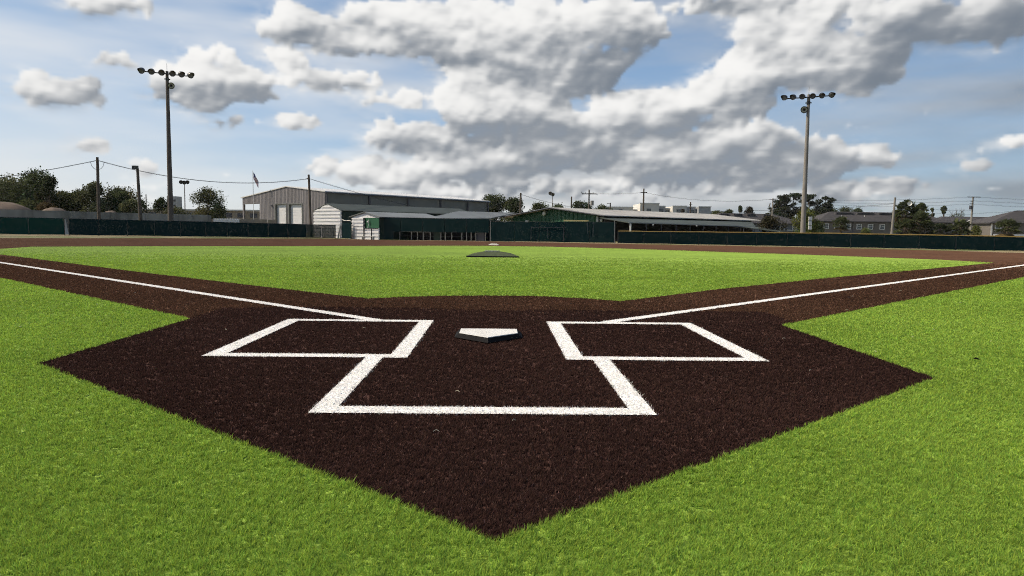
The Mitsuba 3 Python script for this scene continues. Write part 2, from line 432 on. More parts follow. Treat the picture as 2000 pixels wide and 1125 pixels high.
box_left, box_right = ring(-1.825, -.560, 4.46, 6.33), ring(.430, 1.700, 4.44, 6.31)
catcher = shapely.union_all([sbox(-.815, 3.095, -.71, 4.46), sbox(.595, 3.10, .70, 4.44), sbox(-.815, 3.095, .70, 3.215)]).difference(box_left.union(box_right))
solid_boxes = sbox(-1.825, 4.46, -.56, 6.33).union(sbox(.43, 4.44, 1.70, 6.31))
line_left = LineString([(-1.0, 6.25), (-30, 34.24)]).buffer(.06, cap_style='flat').difference(solid_boxes)
line_right = LineString([(.95, 6.30), (30, 35.05)]).buffer(.06, cap_style='flat').difference(solid_boxes)
marks = {}
for name, poly, text in (('batters_box_line', box_left, 'white outline of the left batter\'s box'), ('batters_box_line', box_right, 'white outline of the right batter\'s box'),
                         ('catchers_box_line', catcher, 'white outline of the catcher\'s box behind home plate'),
                         ('foul_line', line_left, 'white foul line running to the left'), ('foul_line', line_right, 'white foul line running to the right')):
    marks[structure(name, sheet(poly, .008, 1.0), 'white_turf', text)] = poly


# ------------------------------------------------------------------ turf fibres
def in_view(rng, y0, y1, per_m2):
    """Random spots on the ground ahead, evenly per square metre."""
    n = int(per_m2 * (1.60 * (y1 * y1 - y0 * y0) / 2 + 2.8 * (y1 - y0)))
    y = rng.uniform(y0, y1, int(n * 1.7))
    keep = rng.uniform(size=len(y)) * (1.60 * y1 + 2.8) < (1.60 * y + 2.8)
    y = y[keep][:n]
    return np.column_stack([rng.uniform(-.5, .5, len(y)) * (1.60 * y + 2.8) + .02 * y, y])


def nap(p, s=1.0):
    """Which way the pile leans: slow swirls over the field."""
    a = 2.2 * (meshkit.fbm(np.column_stack([p * .9, np.zeros(len(p))]), 3, 5) - .5)
    b = 2.2 * (meshkit.fbm(np.column_stack([p * .9, np.ones(len(p)) * 9]), 3, 6) - .5)
    return np.column_stack([.25 + a, -.35 + b]) * s


def fibres(rng, p, hgt, wid, col, lean=.34, curl=.5, segs=2, vary=.25, tuft=1.0):
    n = len(p)
    yaw = rng.uniform(0, math.pi, n)
    clump = meshkit.noise(np.column_stack([p / (wid * 3.6), np.full(n, .5)]), 8) - .5
    clump = clump + .6 * (meshkit.noise(np.column_stack([p / (wid * 9), np.full(n, .5)]), 9) - .5)
    clump = clump * tuft
    t = np.column_stack([np.cos(yaw), np.sin(yaw), np.zeros(n)]) * (wid * 1.3 * rng.uniform(.7, 1.3, n))[:, None] / 2
    h = hgt * rng.uniform(.8, 1.2, n) * (1 + .75 * clump)
    ld = nap(p, .30) + rng.normal(size=(n, 2)) * lean
    base = np.column_stack([p, zg(p[:, 0], p[:, 1])])
    mid = base + np.column_stack([ld * (h * curl)[:, None], h * .68])
    tip = base + np.column_stack([ld * (h * 1.25)[:, None], h])
    shade = ((1 + vary * rng.normal(size=(n, 1))) * (1 + .5 * clump[:, None])).clip(.4, 1.7) * (1 + .05 * rng.normal(size=(n, 3)))
    c = np.clip(np.asarray(col) * shade, 0, .95)
    k = np.arange(n)[:, None]
    if segs == 2:
        v = np.stack([base - t, base + t, mid + t * .85, mid - t * .85, tip], 1).reshape(-1, 3)
        f = (k[:, :, None] * 5 + np.array([[0, 1, 2], [0, 2, 3], [3, 2, 4]])[None]).reshape(-1, 3)
        return v, f, np.repeat(c, 5, 0)
    v = np.stack([base - t, base + t, tip], 1).reshape(-1, 3)
    f = (k[:, :, None] * 3 + np.array([[0, 1, 2]])[None]).reshape(-1, 3)
    return v, f, np.repeat(c, 3, 0)


def join(parts):
    vs, fs, cs, at = [], [], [], 0
    for v, f, c in parts:
        vs.append(v)
        fs.append(f + at)
        cs.append(c)
        at += len(v)
    return tm(np.vstack(vs), np.vstack(fs)), np.vstack(cs)


rng = np.random.default_rng(4)
zones = []
cuts = np.geomspace(.7, 22.0, 34)
for y0, y1 in zip(cuts[:-1], cuts[1:]):
    ym = math.sqrt(y0 * y1)
    wid = .0021 * max(1.0, ym / 1.9) ** .97                # coarser, sparser strands with distance, same cover
    tuft = in_view(rng, y0, y1, 89000 * (.0021 / wid) ** 1.93 / 4 * (1 if ym < 13 else max(0, (22 - ym) / 9)))
    p = np.repeat(tuft, 4, 0) + rng.normal(size=(len(tuft) * 4, 2)) * wid * 1.1
    zones.append((p, .0175, wid, 1))
white_all = shapely.union_all(list(marks.values()))
plate_poly = Polygon([(-.30, 5.55), (.17, 5.55), (.17, 5.28), (-.065, 5.04), (-.30, 5.28)])
mound_poly = sbox(-.96, 21.1, .64, 24.3)
for key_of, area, col, bsdf, vary, label in (('green', green_area, GREEN, 'green_fibre', .22, 'grass-like green pile of the artificial turf'), ('brown', clay, BROWN, 'brown_fibre', .15, 'brown pile of the base path turf'), ('white', white_all, WHITE, 'white_fibre', .06, 'white pile of the marked lines')):
    shapely.prepare(area)
    out = []
    for p, hgt, wid, segs in zones:
        edge = p + rng.normal(size=p.shape) * .006
        inside = shapely.contains_xy(area, edge[:, 0], edge[:, 1])
        if key_of != 'white':
            inside &= ~shapely.contains_xy(white_all, edge[:, 0], edge[:, 1])
        inside &= ~shapely.contains_xy(plate_poly, p[:, 0], p[:, 1]) & ~shapely.contains_xy(mound_poly, p[:, 0], p[:, 1])
        q = p[inside]
        if not len(q):
            continue
        cc = np.tile(col, (len(q), 1))
        if key_of == 'green':
            w = meshkit.fbm(np.column_stack([q * .8, np.zeros(len(q))]), 3, 2)[:, None]
            u = rng.uniform(size=(len(q), 1))
            cc = cc * (.85 + .3 * w) * np.where(u < .3, [[1.18, 1.08, .9]], np.where(u > .75, [[.78, .9, 1.0]], [[1, 1, 1]]))
        elif key_of == 'brown':
            w = meshkit.fbm(np.column_stack([q * .7, np.ones(len(q)) * 4]), 3, 2)[:, None]
            u = rng.uniform(size=(len(q), 1))
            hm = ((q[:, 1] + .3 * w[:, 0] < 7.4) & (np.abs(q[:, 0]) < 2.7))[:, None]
            cc = np.where(hm, [BROWN_HOME], cc * 1.35)  # path strands brightened in colour to offset their self-shadowing
            cc = cc * (.85 + .3 * w) * np.where(u < .010, [[3.5, 4, 4.3]], np.where(u > .8, [[.6, .65, .7]], [[1, 1, 1]]))  # rare pale strands are glints painted into the pile colour
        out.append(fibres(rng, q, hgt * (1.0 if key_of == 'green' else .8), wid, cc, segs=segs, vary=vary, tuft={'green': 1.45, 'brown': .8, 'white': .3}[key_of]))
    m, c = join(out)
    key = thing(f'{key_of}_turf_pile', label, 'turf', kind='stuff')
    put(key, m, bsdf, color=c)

# loose pale fibres lying about
n = 45
lp = in_view(rng, 2.2, 11, 3)[:n]
loose, lc = [], []
for x, y in lp:
    a, L, b = rng.uniform(0, 6.3), rng.uniform(.012, .028), rng.normal() * .8
    s = np.linspace(0, 1, 5)
    pts = np.column_stack([x + L * s * np.cos(a + b * s), y + L * s * np.sin(a + b * s), zg(x, y) + .026 + .006 * np.sin(s * 3)])
    loose.append(tube(pts, .0006 + .0001 * y, 4))
key = thing('loose_fibre', 'pale loose fibres scattered over the turf', 'debris', kind='stuff')
mat('fibre_pale', (.55, .52, .40), .7)
put(key, cat(*loose), 'fibre_pale')

# ------------------------------------------------------------------ plate, mound, second base
def prism(bottom, top, z0, z1):
    n = len(bottom)
    v = np.vstack([np.column_stack([bottom, np.full(n, z0)]), np.column_stack([top, np.full(n, z1)])])
    i = np.arange(n)
    f = np.vstack([np.stack([i, (i + 1) % n, (i + 1) % n + n], 1), np.stack([i, (i + 1) % n + n, i + n], 1)])
    tri = np.array([[0, k, k + 1] for k in range(1, n - 1)])
    return tm(v, np.vstack([f, tri + n, tri[:, ::-1]]))


hp = thing('home_plate', 'white five-sided home plate with a slanting black edge between the two white boxes', 'home plate')
c = np.array([-.065, 5.31])
pent = np.array([(-.281, 5.31), (-.065, 5.085), (.151, 5.31), (.151, 5.53), (-.281, 5.53)])
grow = lambda p, k: c + (p - c) * k
part(hp, 'top', prism(pent, grow(pent, .992), .043, .0475), 'plate_white')
part(hp, 'edge', prism(grow(pent, 1.165), grow(pent, 1.012), .012, .043), 'black_rubber')
md = thing('pitching_mound', 'olive green portable pitching mound on the infield turf', 'mound')
mb = np.array([(-.94, 21.16), (.62, 21.16), (.42, 24.2), (-.78, 24.2)])
part(md, 'base', prism(mb, mb * [[.985, 1]] + [[0, .01], [0, .01], [0, -.01], [0, -.01]], .004, .042), 'black_rubber')
mt = np.array([(-.93, 21.18), (.61, 21.18), (.41, 24.18), (-.77, 24.18)])
part(md, 'slope', prism(mt, np.array([(-.42, 22.75), (.05, 22.75), (.03, 23.2), (-.40, 23.2)]), .042, .128), 'mound_olive')
part(md, 'pitching_rubber', boxm(-.42, .05, 22.78, 22.93, .128, .158), 'base_white', label='white pitching rubber')
sb = thing('second_base', 'small white base on the brown turf beyond the mound', 'base')
bz = float(zg(-.28, 45.4))
s4 = np.array([(-.62, 45.2), (.02, 45.15), (.06, 45.85), (-.58, 45.9)])
s4c = s4.mean(0)
part(sb, 'skirt', prism(s4, s4c + (s4 - s4c) * .8, bz + .004, bz + .045), 'base_white')
part(sb, 'pad', prism(s4c + (s4 - s4c) * .78, s4c + (s4 - s4c) * .6, bz + .045, bz + .09), 'base_white')
lf = []
for k in range(5):
    a = k * .5 - 1
    lf.append(tm([(3.00, 4.46, .03), (3.00 + .02 * math.cos(a), 4.46 + .014 * math.sin(a), .040), (3.00 + .045 * math.cos(a + .2), 4.46 + .02 * math.sin(a), .028)], [[0, 1, 2]]))
one('dead_leaf', cat(*lf), 'leaf_dark', 'small curled dark leaf lying on the green turf at right', 'leaf')

# ------------------------------------------------------------------ fences
def unit(a, b):
    v = np.asarray(b, float)[:2] - np.asarray(a, float)[:2]
    L = float(np.hypot(*v))
    return v / L, L


def screen_fence(key, a, b, ztop0, ztop1, bays, screen, post='fence_post', cap=None, sag=.04, seed=0, zbot=None, posts=True, front=-1):
    """Posts, a top rail and one slightly slack windscreen panel per bay, hung on the side facing the field."""
    d, L = unit(a, b)
    r = np.random.default_rng(seed)
    at = lambda s: np.asarray(a, float)[:2] + d * s
    edges = np.linspace(0, L, bays + 1)
    nrm = np.array([-d[1], d[0]]) * front
    for k in range(bays):
        s = np.linspace(edges[k] + .03, edges[k + 1] - .03, 9)
        g = np.linspace(0, 1, 6)
        S, Gd = np.meshgrid(s, g)
        u = (S - edges[k]) / (edges[k + 1] - edges[k])
        P = at(0)[None, None] + d * S[..., None]
        zt = ztop0 + (ztop1 - ztop0) * S / L
        lo = zg(P[..., 0], P[..., 1]) + .03 if zbot is None else zbot + 0 * S
        Z = lo + (zt - lo - sag * 1.2 * np.sin(math.pi * u) * r.uniform(.2, 1)) * Gd
        bulge = .07 + sag * (np.sin(math.pi * u) * r.uniform(-.5, 1.2) + .5 * np.sin(5 * math.pi * u + r.uniform(0, 6)) * (1 - Gd))
        P = P + nrm * bulge[..., None]
        v = np.column_stack([P.reshape(-1, 2), Z.ravel()])
        i, j = np.meshgrid(np.arange(5), np.arange(8), indexing='ij')
        f = np.stack([i * 9 + j, i * 9 + j + 1, (i + 1) * 9 + j + 1, (i + 1) * 9 + j], -1).reshape(-1, 4)
        part(key, 'windscreen_panel', tm(v, f), screen, smooth=True)
    if posts:
        for k, s in enumerate(edges):
            p = at(s)
            zt = ztop0 + (ztop1 - ztop0) * s / L
            part(key, 'post', tube([(p[0], p[1], float(zg(*p)) - .1), (p[0], p[1], zt + .03)], .045, 6), post)
    p0, p1 = at(0), at(L)
    if cap:
        s = np.linspace(0, L, 40)
        zt = ztop0 + (ztop1 - ztop0) * s / L + .02 + .012 * np.sin(s * 1.3) * np.sin(s * .37 + 1)
        P = at(0)[None] + d * s[:, None] + nrm * .03
        part(key, 'cap', tube(np.column_stack([P, zt]), .05, 8), cap, label='yellow safety cap along the top')
    else:
        part(key, 'rail', tube([(p0[0], p0[1], ztop0), (p1[0], p1[1], ztop1)], .03, 6), post)


FL = [(-52.5, 60.0), (-42.92, 63.5), (-39.9, 68.0), (-30.43, 76.0), (-18.97, 85.0)]
k = thing('outfield_fence', 'mid green windscreen fence at the far left edge of the field', 'fence')
screen_fence(k, (-49.5, 62.2), (-39.95, 67.7), 1.46, 1.38, 4, 'screen_green', seed=1)
screen_fence(k, (-64.0, 53.9), (-49.55, 62.17), 1.58, 1.46, 6, 'screen_green', seed=11)
k = thing('outfield_fence', 'long dark green windscreen fence at left in front of the grey metal warehouse', 'fence')
screen_fence(k, (-39.72, 68.0), (-30.43, 76.0), 1.37, 1.29, 5, 'screen_dark', seed=2)
screen_fence(k, (-30.43, 76.0), (-21.74, 82.76), 1.29, 1.17, 5, 'screen_dark', seed=3)
screen_fence(k, (-21.74, 82.76), (-18.97, 85.0), 1.17, 1.12, 2, 'screen_sheer', seed=4)
k = thing('outfield_fence', 'long near-black windscreen fence with a yellow cap at right', 'fence')
screen_fence(k, (12.38, 74.8), (29.56, 66.4), .80, .83, 7, 'screen_black', cap='cap_yellow', seed=5)
screen_fence(k, (29.56, 66.4), (45.0, 55.5), .83, .71, 7, 'screen_black', cap='cap_yellow', seed=6)
# pale gap where two screens are laced together
one('fence_lacing', tm([(-39.93, 67.68, 1.34), (-39.86, 67.75, 1.34), (-39.70, 67.92, -.08), (-39.93, 67.68, -.08)], [[0, 1, 2, 3]]), 'galvanised', 'pale narrow gap strip between the mid green and the dark green fence', 'fence gap')

# tall black screen of the batting cages
k = thing('cage_fence', 'tall near-black screen fence above the dark dugout openings in the middle', 'fence')
screen_fence(k, (-13.25, 81.2), (-.95, 78.2), 2.03, 1.95, 5, 'screen_dark', seed=7, zbot=.50)
screen_fence(k, (-13.25, 81.2), (-11.6, 80.8), .52, .52, 1, 'screen_dark', seed=8)
k = thing('cage_fence', 'tall dark green screen fence in front of the green gabled barn', 'fence')
screen_fence(k, (-.85, 78.0), (12.1, 75.0), 1.68, 1.75, 5, 'screen_dark', seed=9, post='fence_post')
rail = thing('goal_frame', 'thin grey pipe frame showing on the screen fence below the barn', 'frame')
P0, d0 = np.array([-.85, 78.0]), unit((-.85, 78.0), (12.1, 75.0))[0]
for s, z0, z1 in ((0.05, -.4, 1.8), (4.45, -.2, 1.14), (6.2, .0, 1.10), (7.9, -.3, 1.12), (10.4, .5, 1.7), (11.0, .4, 1.75), (13.2, -.4, 1.9)):
    q = P0 + d0 * s + np.array([-.02, -.16])
    part(rail, 'pole', tube([(q[0], q[1], z0), (q[0], q[1], z1)], .022, 6), 'trim_dark' if s > .1 and s < 13 else 'galvanised')
q0, q1 = P0 + d0 * 4.45 + np.array([-.02, -.16]), P0 + d0 * 7.9 + np.array([-.02, -.16])
part(rail, 'bar', tube([(*q0, 1.13), (*q1, 1.13)], .02, 6), 'trim_dark')
q0, q1 = P0 + d0 * 7.9 + np.array([0, .1]), P0 + d0 * 10.5 + np.array([0, .1])
one('foul_bar', obox(q0, d0, (0, 2.6), (-.06, .06), (1.80, 1.94)), 'yellow_pale', 'short yellow bar above the tall screen fence on the barn wall', 'bar')

# dugout with its dark openings
k = thing('dugout', 'low dark dugout under the tall screen with pale upright posts', 'dugout')
da, dd, dL = np.array([-12.0, 81.6]), *unit((-12.0, 81.6), (-.9, 78.9))
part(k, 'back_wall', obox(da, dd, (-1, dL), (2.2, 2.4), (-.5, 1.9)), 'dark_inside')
part(k, 'roof', obox(da, dd, (-1, dL), (.15, 2.4), (1.78, 1.90)), 'dark_green_wall')
part(k, 'bench', obox(da, dd, (.5, dL - .8), (1.5, 1.95), (-.02, .05)), 'trim_dark')
for s in (1.0, 2.4, 3.1, 3.85, 4.6, 5.85, 6.4, 7.1, 8.25, 8.75, 9.3, 9.85, 10.9):
    q = da + dd * s
    part(k, 'post', tube([(*q, -.45), (*q, .52)], .032, 6), 'galvanised')
part(k, 'rail', obox(da, dd, (1.0, 4.6), (-.03, .03), (.46, .52)), 'galvanised')
for s0, s1, tone in ((5.0, 5.7, 'dark_green_wall'), (9.95, 10.8, 'trim_dark')):
    part(k, 'panel', obox(da, dd, (s0, s1), (.02, .06), (-.4, .5)), tone)


# ------------------------------------------------------------------ corrugated buildings
def ribbed(p, d, s0, s1, lo, hi, period=.3, depth=.04, side=-1):
    """Upright ribbed cladding along d from s0 to s1; lo(s), hi(s) give its foot and top."""
    n = np.array([-d[1], d[0]]) * side
    ss, off = [], []
    s = s0
    while s < s1 - 1e-6:
        for a, o in ((0, 0), (.62, 0), (.70, 1), (.92, 1)):
            if s + a * period < s1:
                ss.append(s + a * period)
                off.append(o * depth)
        s += period
    ss.append(s1)
    off.append(0)
    ss, off = np.array(ss), np.array(off)
    P = np.asarray(p, float)[None] + d * ss[:, None] + n * off[:, None]
    v = np.vstack([np.column_stack([P, [lo(x) for x in ss]]), np.column_stack([P, [hi(x) for x in ss]])])
    i = np.arange(len(ss) - 1)
    m = len(ss)
    return tm(v, np.stack([i, i + 1, i + 1 + m, i + m], 1))


def lapped(p, d, s0, s1, z0, top, pitch=.38, depth=.06, side=-1):
    """Lap siding: overlapping boards, one above the other, cut off by the roofline top(s)."""
    n = np.array([-d[1], d[0]]) * side
    A = np.asarray(p, float)
    q = lambda s, o: A + d * s + n * o
    grid = np.linspace(s0, s1, 121)
    tops = np.array([top(s) for s in grid])
    boards = []
    z = z0
    while z < tops.max() - .05:
        z1 = min(z + pitch * .55, tops.max() - .02)

        def span(h):
            ok = grid[tops > h + .005]
            return (ok[0], ok[-1]) if len(ok) else (grid[tops.argmax()],) * 2
        (a, b), (a2, b2) = span(z), span(z1)
        v = []
        for o in (depth, 0.0):
            v += [(*q(a, o), z), (*q(b, o), z), (*q(b2, o), z1), (*q(a2, o), z1)]
        boards.append(tm(v, [[0, 1, 2, 3], [0, 4, 5, 1], [3, 2, 6, 7], [1, 5, 6, 2], [0, 3, 7, 4]]))
        z += pitch
    back = tm([(*q(grid[0], .004), z0), (*q(grid[-1], .004), z0)] + [(*q(s, .004), t) for s, t in zip(grid[::-1], tops[::-1])], [[0, k, k + 1] for k in range(1, len(grid) + 1)])
    return boards + [back]


class Gable:
    """A gabled building: ridge start R0, direction d of the ridge, half widths to the right and left, heights."""

    def __init__(self, R0, d, L, wr, wl, zr, zer, zel, zb=-.45):
        self.R0, self.d, self.L, self.wr, self.wl = np.asarray(R0, float), np.asarray(d, float), L, wr, wl
        self.zr, self.zer, self.zel, self.zb = zr, zer, zel, zb
        self.e = np.array([d[1], -d[0]])                       # to the right

    def at(self, s, t, z):
        q = self.R0 + self.d * s + self.e * t
        return (q[0], q[1], z)

    def top(self, t):
        return self.zr + (self.zer - self.zr) * t / self.wr if t >= 0 else self.zr + (self.zel - self.zr) * -t / self.wl

    def roof(self, key, m, over=.35, front=.3, t=.12, names=('roof_slope', 'roof_slope')):
        kr, kl = (self.zer - self.zr) / self.wr, (self.zel - self.zr) / self.wl
        for sgn, w, kk, nm in ((1, self.wr, kr, names[0]), (-1, self.wl, kl, names[1])):
            part(key, nm, slab([self.at(-front, 0, self.zr + t), self.at(self.L + front, 0, self.zr + t), self.at(self.L + front, sgn * (w + over), self.zr + t + kk * (w + over)), self.at(-front, sgn * (w + over), self.zr + t + kk * (w + over))], t), m)


# warehouse
WR, wd = np.array([-39.6, 137.0]), np.array([.622, .783])
W = Gable(WR, wd, 46.0, 11.2, 14.6, 8.35, 7.20, 6.55)
k = thing('warehouse', 'large grey ribbed metal warehouse with two white roll-up doors', 'warehouse')
e = W.e
fa = WR
tp = lambda s: W.top(s) - .05
segs = [(-8.4, -3.6, None), (-3.6, -.1, 5.15), (-.1, .65, None), (.65, 4.7, 5.12), (4.7, 11.2, None)]
for s0, s1, door in segs:
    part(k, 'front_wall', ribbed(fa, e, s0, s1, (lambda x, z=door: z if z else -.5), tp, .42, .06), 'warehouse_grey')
    if door:
        dk = part(k, 'roller_door', boxm(0, 1, 0, 1, 0, 1), 'door_white')
        slats = []
        zz = -.45
        while zz < door - .05:
            slats.append(obox(fa, e, (s0 + .12, s1 - .12), (.36, .42), (zz, min(zz + .50, door) - .05)))
            slats.append(obox(fa, e, (s0 + .12, s1 - .12), (.40, .44), (zz + .44, zz + .52)))
            zz += .5
        put(dk, cat(*slats), 'door_white')
        part(k, 'door_jamb', cat(obox(fa, e, (s0 - .15, s0 + .12), (-.08, .5), (-.45, door)), obox(fa, e, (s1 - .12, s1 + .15), (-.08, .5), (-.45, door)), obox(fa, e, (s0 - .15, s1 + .15), (-.08, .5), (door, door + .15))), 'warehouse_shaded')
part(k, 'porch_fascia', ribbed(fa, e, -14.5, -8.4, lambda x: 5.3, tp, .42, .06), 'warehouse_grey')
part(k, 'porch_post', cat(obox(fa, e, (-14.45, -14.1), (.0, .35), (-.5, 5.3)), obox(fa, e, (-8.7, -8.35), (.0, .35), (-.5, 5.3))), 'warehouse_grey')
part(k, 'porch_back_wall', obox(fa, wd, (.1, 46), (8.3, 8.45), (-.5, 6.9)), 'warehouse_grey')
sp = WR + e * 11.2
part(k, 'side_wall', ribbed(sp, wd, 0, 46, lambda x: -.5, lambda x: 7.15, .9, .03), 'warehouse_shaded')
for s in (.25, 10.2, 20.3, 29.8, 38.5, 45.5):
    part(k, 'downspout', obox(sp, wd, (s - .17, s + .17), (-.32, -.04), (-.5, 7.05)), 'trim_dark')
W.roof(k, 'trim_pale', .25, .2, .16)
part(k, 'gutter', obox(sp, wd, (-.2, 46.2), (-.45, -.22), (6.93, 7.17)), 'trim_dark')
part(k, 'wall_lamp', obox(fa, e, (-4.75, -4.35), (-.3, 0), (4.75, 5.05)), 'trim_dark')
part(k, 'service_box', obox(fa, e, (-5.9, -5.0), (-.4, 0), (-.4, 2.2)), 'sign_white', label='small white service cabinet')
part(k, 'back_wall', obox(WR + wd * 45.9, e, (-8.4, 11.2), (0, .1), (-.5, 6.7)), 'warehouse_shaded')

# sheds
sd = np.array([.696, .718])
S1 = Gable((-21.0, 90.0), sd, 22.0, 3.0, 3.05, 3.74, 2.92, 2.92)
k = thing('shed', 'tall white metal shed with dark green roof behind the sheer screen fence', 'shed')
for b in lapped(S1.R0, S1.e, -3.0, 2.95, -.45, lambda t: S1.top(t) - .05, .42, .15):
    part(k, 'siding_board', b, 'siding_white')
part(k, 'side_wall', obox(S1.R0 + S1.e * 2.93, sd, (0.05, 22), (0, .06), (-.5, 2.9)), 'dark_green_wall')
part(k, 'left_wall', obox(S1.R0 - S1.e * 3.0, sd, (0.05, 22), (-.06, 0), (-.5, 2.9)), 'siding_white')
part(k, 'back_wall', obox(S1.R0 + sd * 21.9, S1.e, (-3, 2.9), (0, .05), (-.5, 2.9)), 'dark_green_wall')
S1.roof(k, 'roof_green', .2, .12, .07)
S2 = Gable((-14.95, 82.3), np.array([.70, .714]), 8.6, 2.6, 2.65, 2.62, 2.10, 2.12)
k = thing('shed', 'small white metal shed with pale roof and dark green doorway panel', 'shed')
for b in lapped(S2.R0, S2.e, -2.6, -.15, -.45, lambda t: min(S2.top(t) - .05, 2.0), .38, .14):
    part(k, 'siding_board', b, 'siding_white')
for b in lapped(S2.R0, S2.e, -.15, 2.55, -.45, lambda t: .82, .38, .14):
    part(k, 'siding_board', b, 'siding_white')
part(k, 'gable_panel', ribbed(S2.R0, S2.e, -2.6, 2.55, lambda t: 1.98, lambda t: S2.top(t) - .05 if S2.top(t) - .05 > 1.98 else 1.985, .5, .02), 'siding_white')
part(k, 'door_panel', obox(S2.R0, S2.e, (-.10, 2.5), (-.02, .04), (.84, 1.96)), 'barn_green', label='dark green panel closing the doorway')
part(k, 'door_post', obox(S2.R0, S2.e, (-.2, -.08), (-.22, -.10), (-.45, 2.0)), 'black_metal')
part(k, 'door_post', obox(S2.R0, S2.e, (1.25, 1.33), (-.20, -.12), (-.45, .9)), 'black_metal')
part(k, 'door_rail', obox(S2.R0, S2.e, (-.2, 2.5), (-.19, -.12), (.78, .85)), 'black_metal')
ch = [(*(S2.R0 + S2.e * (.72 + .06 * math.sin(u * 5)) + np.array([-.12, -.12])), 1.78 - u * .95) for u in np.linspace(0, 1, 12)]
part(k, 'hanging_chain', tube(ch, .03, 5), 'sign_white')
bl = trimesh.creation.icosphere(2, .11)
bl.apply_translation((*(S2.R0 + S2.e * .68 + np.array([-.15, -.15])), 1.55))
part(k, 'buoy', bl, 'sign_white', smooth=True, label='small white round float hanging in the doorway')
part(k, 'side_wall', obox(S2.R0 + S2.e * 2.53, S2.d, (.05, 8.5), (0, .06), (-.5, 2.05)), 'dark_green_wall')
part(k, 'left_wall', obox(S2.R0 - S2.e * 2.6, S2.d, (.05, 8.5), (-.06, 0), (-.5, 2.05)), 'siding_white')
part(k, 'back_wall', obox(S2.R0 + S2.d * 8.5, S2.e, (-2.6, 2.5), (0, .05), (-.5, 2.05)), 'dark_green_wall')
S2.roof(k, 'roof_tin', .3, .25, .06)
bp, bd = np.array([-15.2, 81.2]), np.array([.72, -.69])
k = thing('bench', 'low grey bench in front of the small white shed', 'bench')
part(k, 'seat', obox(bp, bd, (0, 2.3), (-.15, .15), (-.10, -.04)), 'galvanised')
for s in (.2, 2.1):
    part(k, 'leg', obox(bp, bd, (s - .04, s + .04), (-.13, .13), (-.42, -.10)), 'galvanised')

# gap between the fence and the small shed
k = thing('fence_gate', 'leaning silver gate frame with dark green mesh beside the tall white shed', 'gate')
g0 = np.array([-18.75, 84.6])
part(k, 'frame', cat(tube([(-18.6, 84.7, -.4), (-18.25, 84.4, 1.15)], .10, 6), tube([(-18.3, 84.5, -.4), (-18.05, 84.3, 1.75)], .05, 6), tube([(-18.05, 84.3, 1.75), (-16.9, 83.6, 1.62)], .03, 6)), 'galvanised')
part(k, 'mesh_panel', obox((-18.0, 84.2), np.array([.86, -.51]), (0, 1.35), (-.02, .02), (-.35, 1.42)), 'screen_dark')
part(k, 'post', tube([(-16.8, 83.4, -.4), (-16.8, 83.4, 1.5)], .04, 6), 'fence_post')
k = thing('side_door', 'narrow white door panel with a dark pane left of the small shed', 'door')
part(k, 'leaf', obox((-17.35, 84.6), np.array([.9, -.44]), (0, .62), (0, .05), (-.42, 1.08)), 'siding_white')
part(k, 'pane', obox((-17.35, 84.6), np.array([.9, -.44]), (.08, .26), (-.012, 0), (.2, .8)), 'trim_dark')

# long open shelter roofs behind the tall screen
k = thing('shelter', 'low open shelter with a grey-green sheet roof left of the barn', 'shelter')
ra, rb, rc, rd = (-5.3, 95, 3.18), (2.4, 104.5, 3.30), (-1.0, 96.0, 2.36), (-8.6, 86.0, 2.06)
part(k, 'roof', slab([ra, rb, rc, rd], .10), 'roof_tin')
part(k, 'roof_edge', tube([(*rd[:2], rd[2] - .05), (*rc[:2], rc[2] - .05)], .07, 6), 'roof_pale')
for f in (0, .33, .66, 1):
    for A, B in ((ra, rb), (rd, rc)):
        q = np.array(A) + (np.array(B) - np.array(A)) * (f * .96 + .02)
        part(k, 'post', tube([(q[0], q[1], -.5), (q[0], q[1], q[2] - .1)], .06, 6), 'fence_post')

# green barn
bd = np.array([.757, .654])
B = Gable((6.89, 94.0), bd, 36.7, 8.3, 8.8, 3.70, 2.72, 2.66)
k = thing('barn', 'wide green ribbed metal barn with a long pale roof', 'barn')
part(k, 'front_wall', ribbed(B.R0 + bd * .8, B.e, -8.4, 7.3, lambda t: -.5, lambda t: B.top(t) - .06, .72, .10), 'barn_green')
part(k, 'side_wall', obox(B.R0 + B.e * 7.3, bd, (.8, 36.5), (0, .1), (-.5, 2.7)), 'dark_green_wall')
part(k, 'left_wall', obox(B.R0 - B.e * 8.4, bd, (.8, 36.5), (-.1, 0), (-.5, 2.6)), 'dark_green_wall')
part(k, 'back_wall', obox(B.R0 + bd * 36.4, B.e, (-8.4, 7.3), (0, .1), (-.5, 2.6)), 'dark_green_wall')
B.roof(k, 'roof_pale', .9, .35, .10)
part(k, 'verge', cat(tube([B.at(-.4, 0, 3.70), B.at(-.4, 9.2, 3.70 - .118 * 9.2)], .09, 4), tube([B.at(-.4, 0, 3.70), B.at(-.4, -9.7, 3.70 - .118 * 9.7)], .09, 4)), 'trim_dark')
part(k, 'corner_post', obox(B.R0 + B.e * 7.3 + bd * .6, bd, (-.1, .1), (-.1, .1), (-.4, 2.6)), 'trim_pale')
q = thing('floodlamp', 'white floodlamp on the barn gable just left of the ridge', 'lamp')
for nm, (t, z, r) in {'x': (-1.9, 3.05, .22)}.items():
    m = trimesh.creation.icosphere(2, r)
    m.apply_scale((1, 1, 1.35))
    m.apply_translation(B.at(.45, t, z))
    part(q, 'lamp_head', m, 'sign_white', smooth=True)
    part(q, 'arm', tube([B.at(.8, t, z + .2), B.at(.45, t, z + .2), B.at(.45, t + .1, z + .55)], .04, 5), 'trim_pale')
q = thing('floodlamp', 'small white box lamp at the left end of the barn wall', 'lamp')
part(q, 'lamp_head', obox(B.R0 + bd * .55, B.e, (-5.6, -5.15), (0, .2), (1.9, 2.15)), 'sign_white')
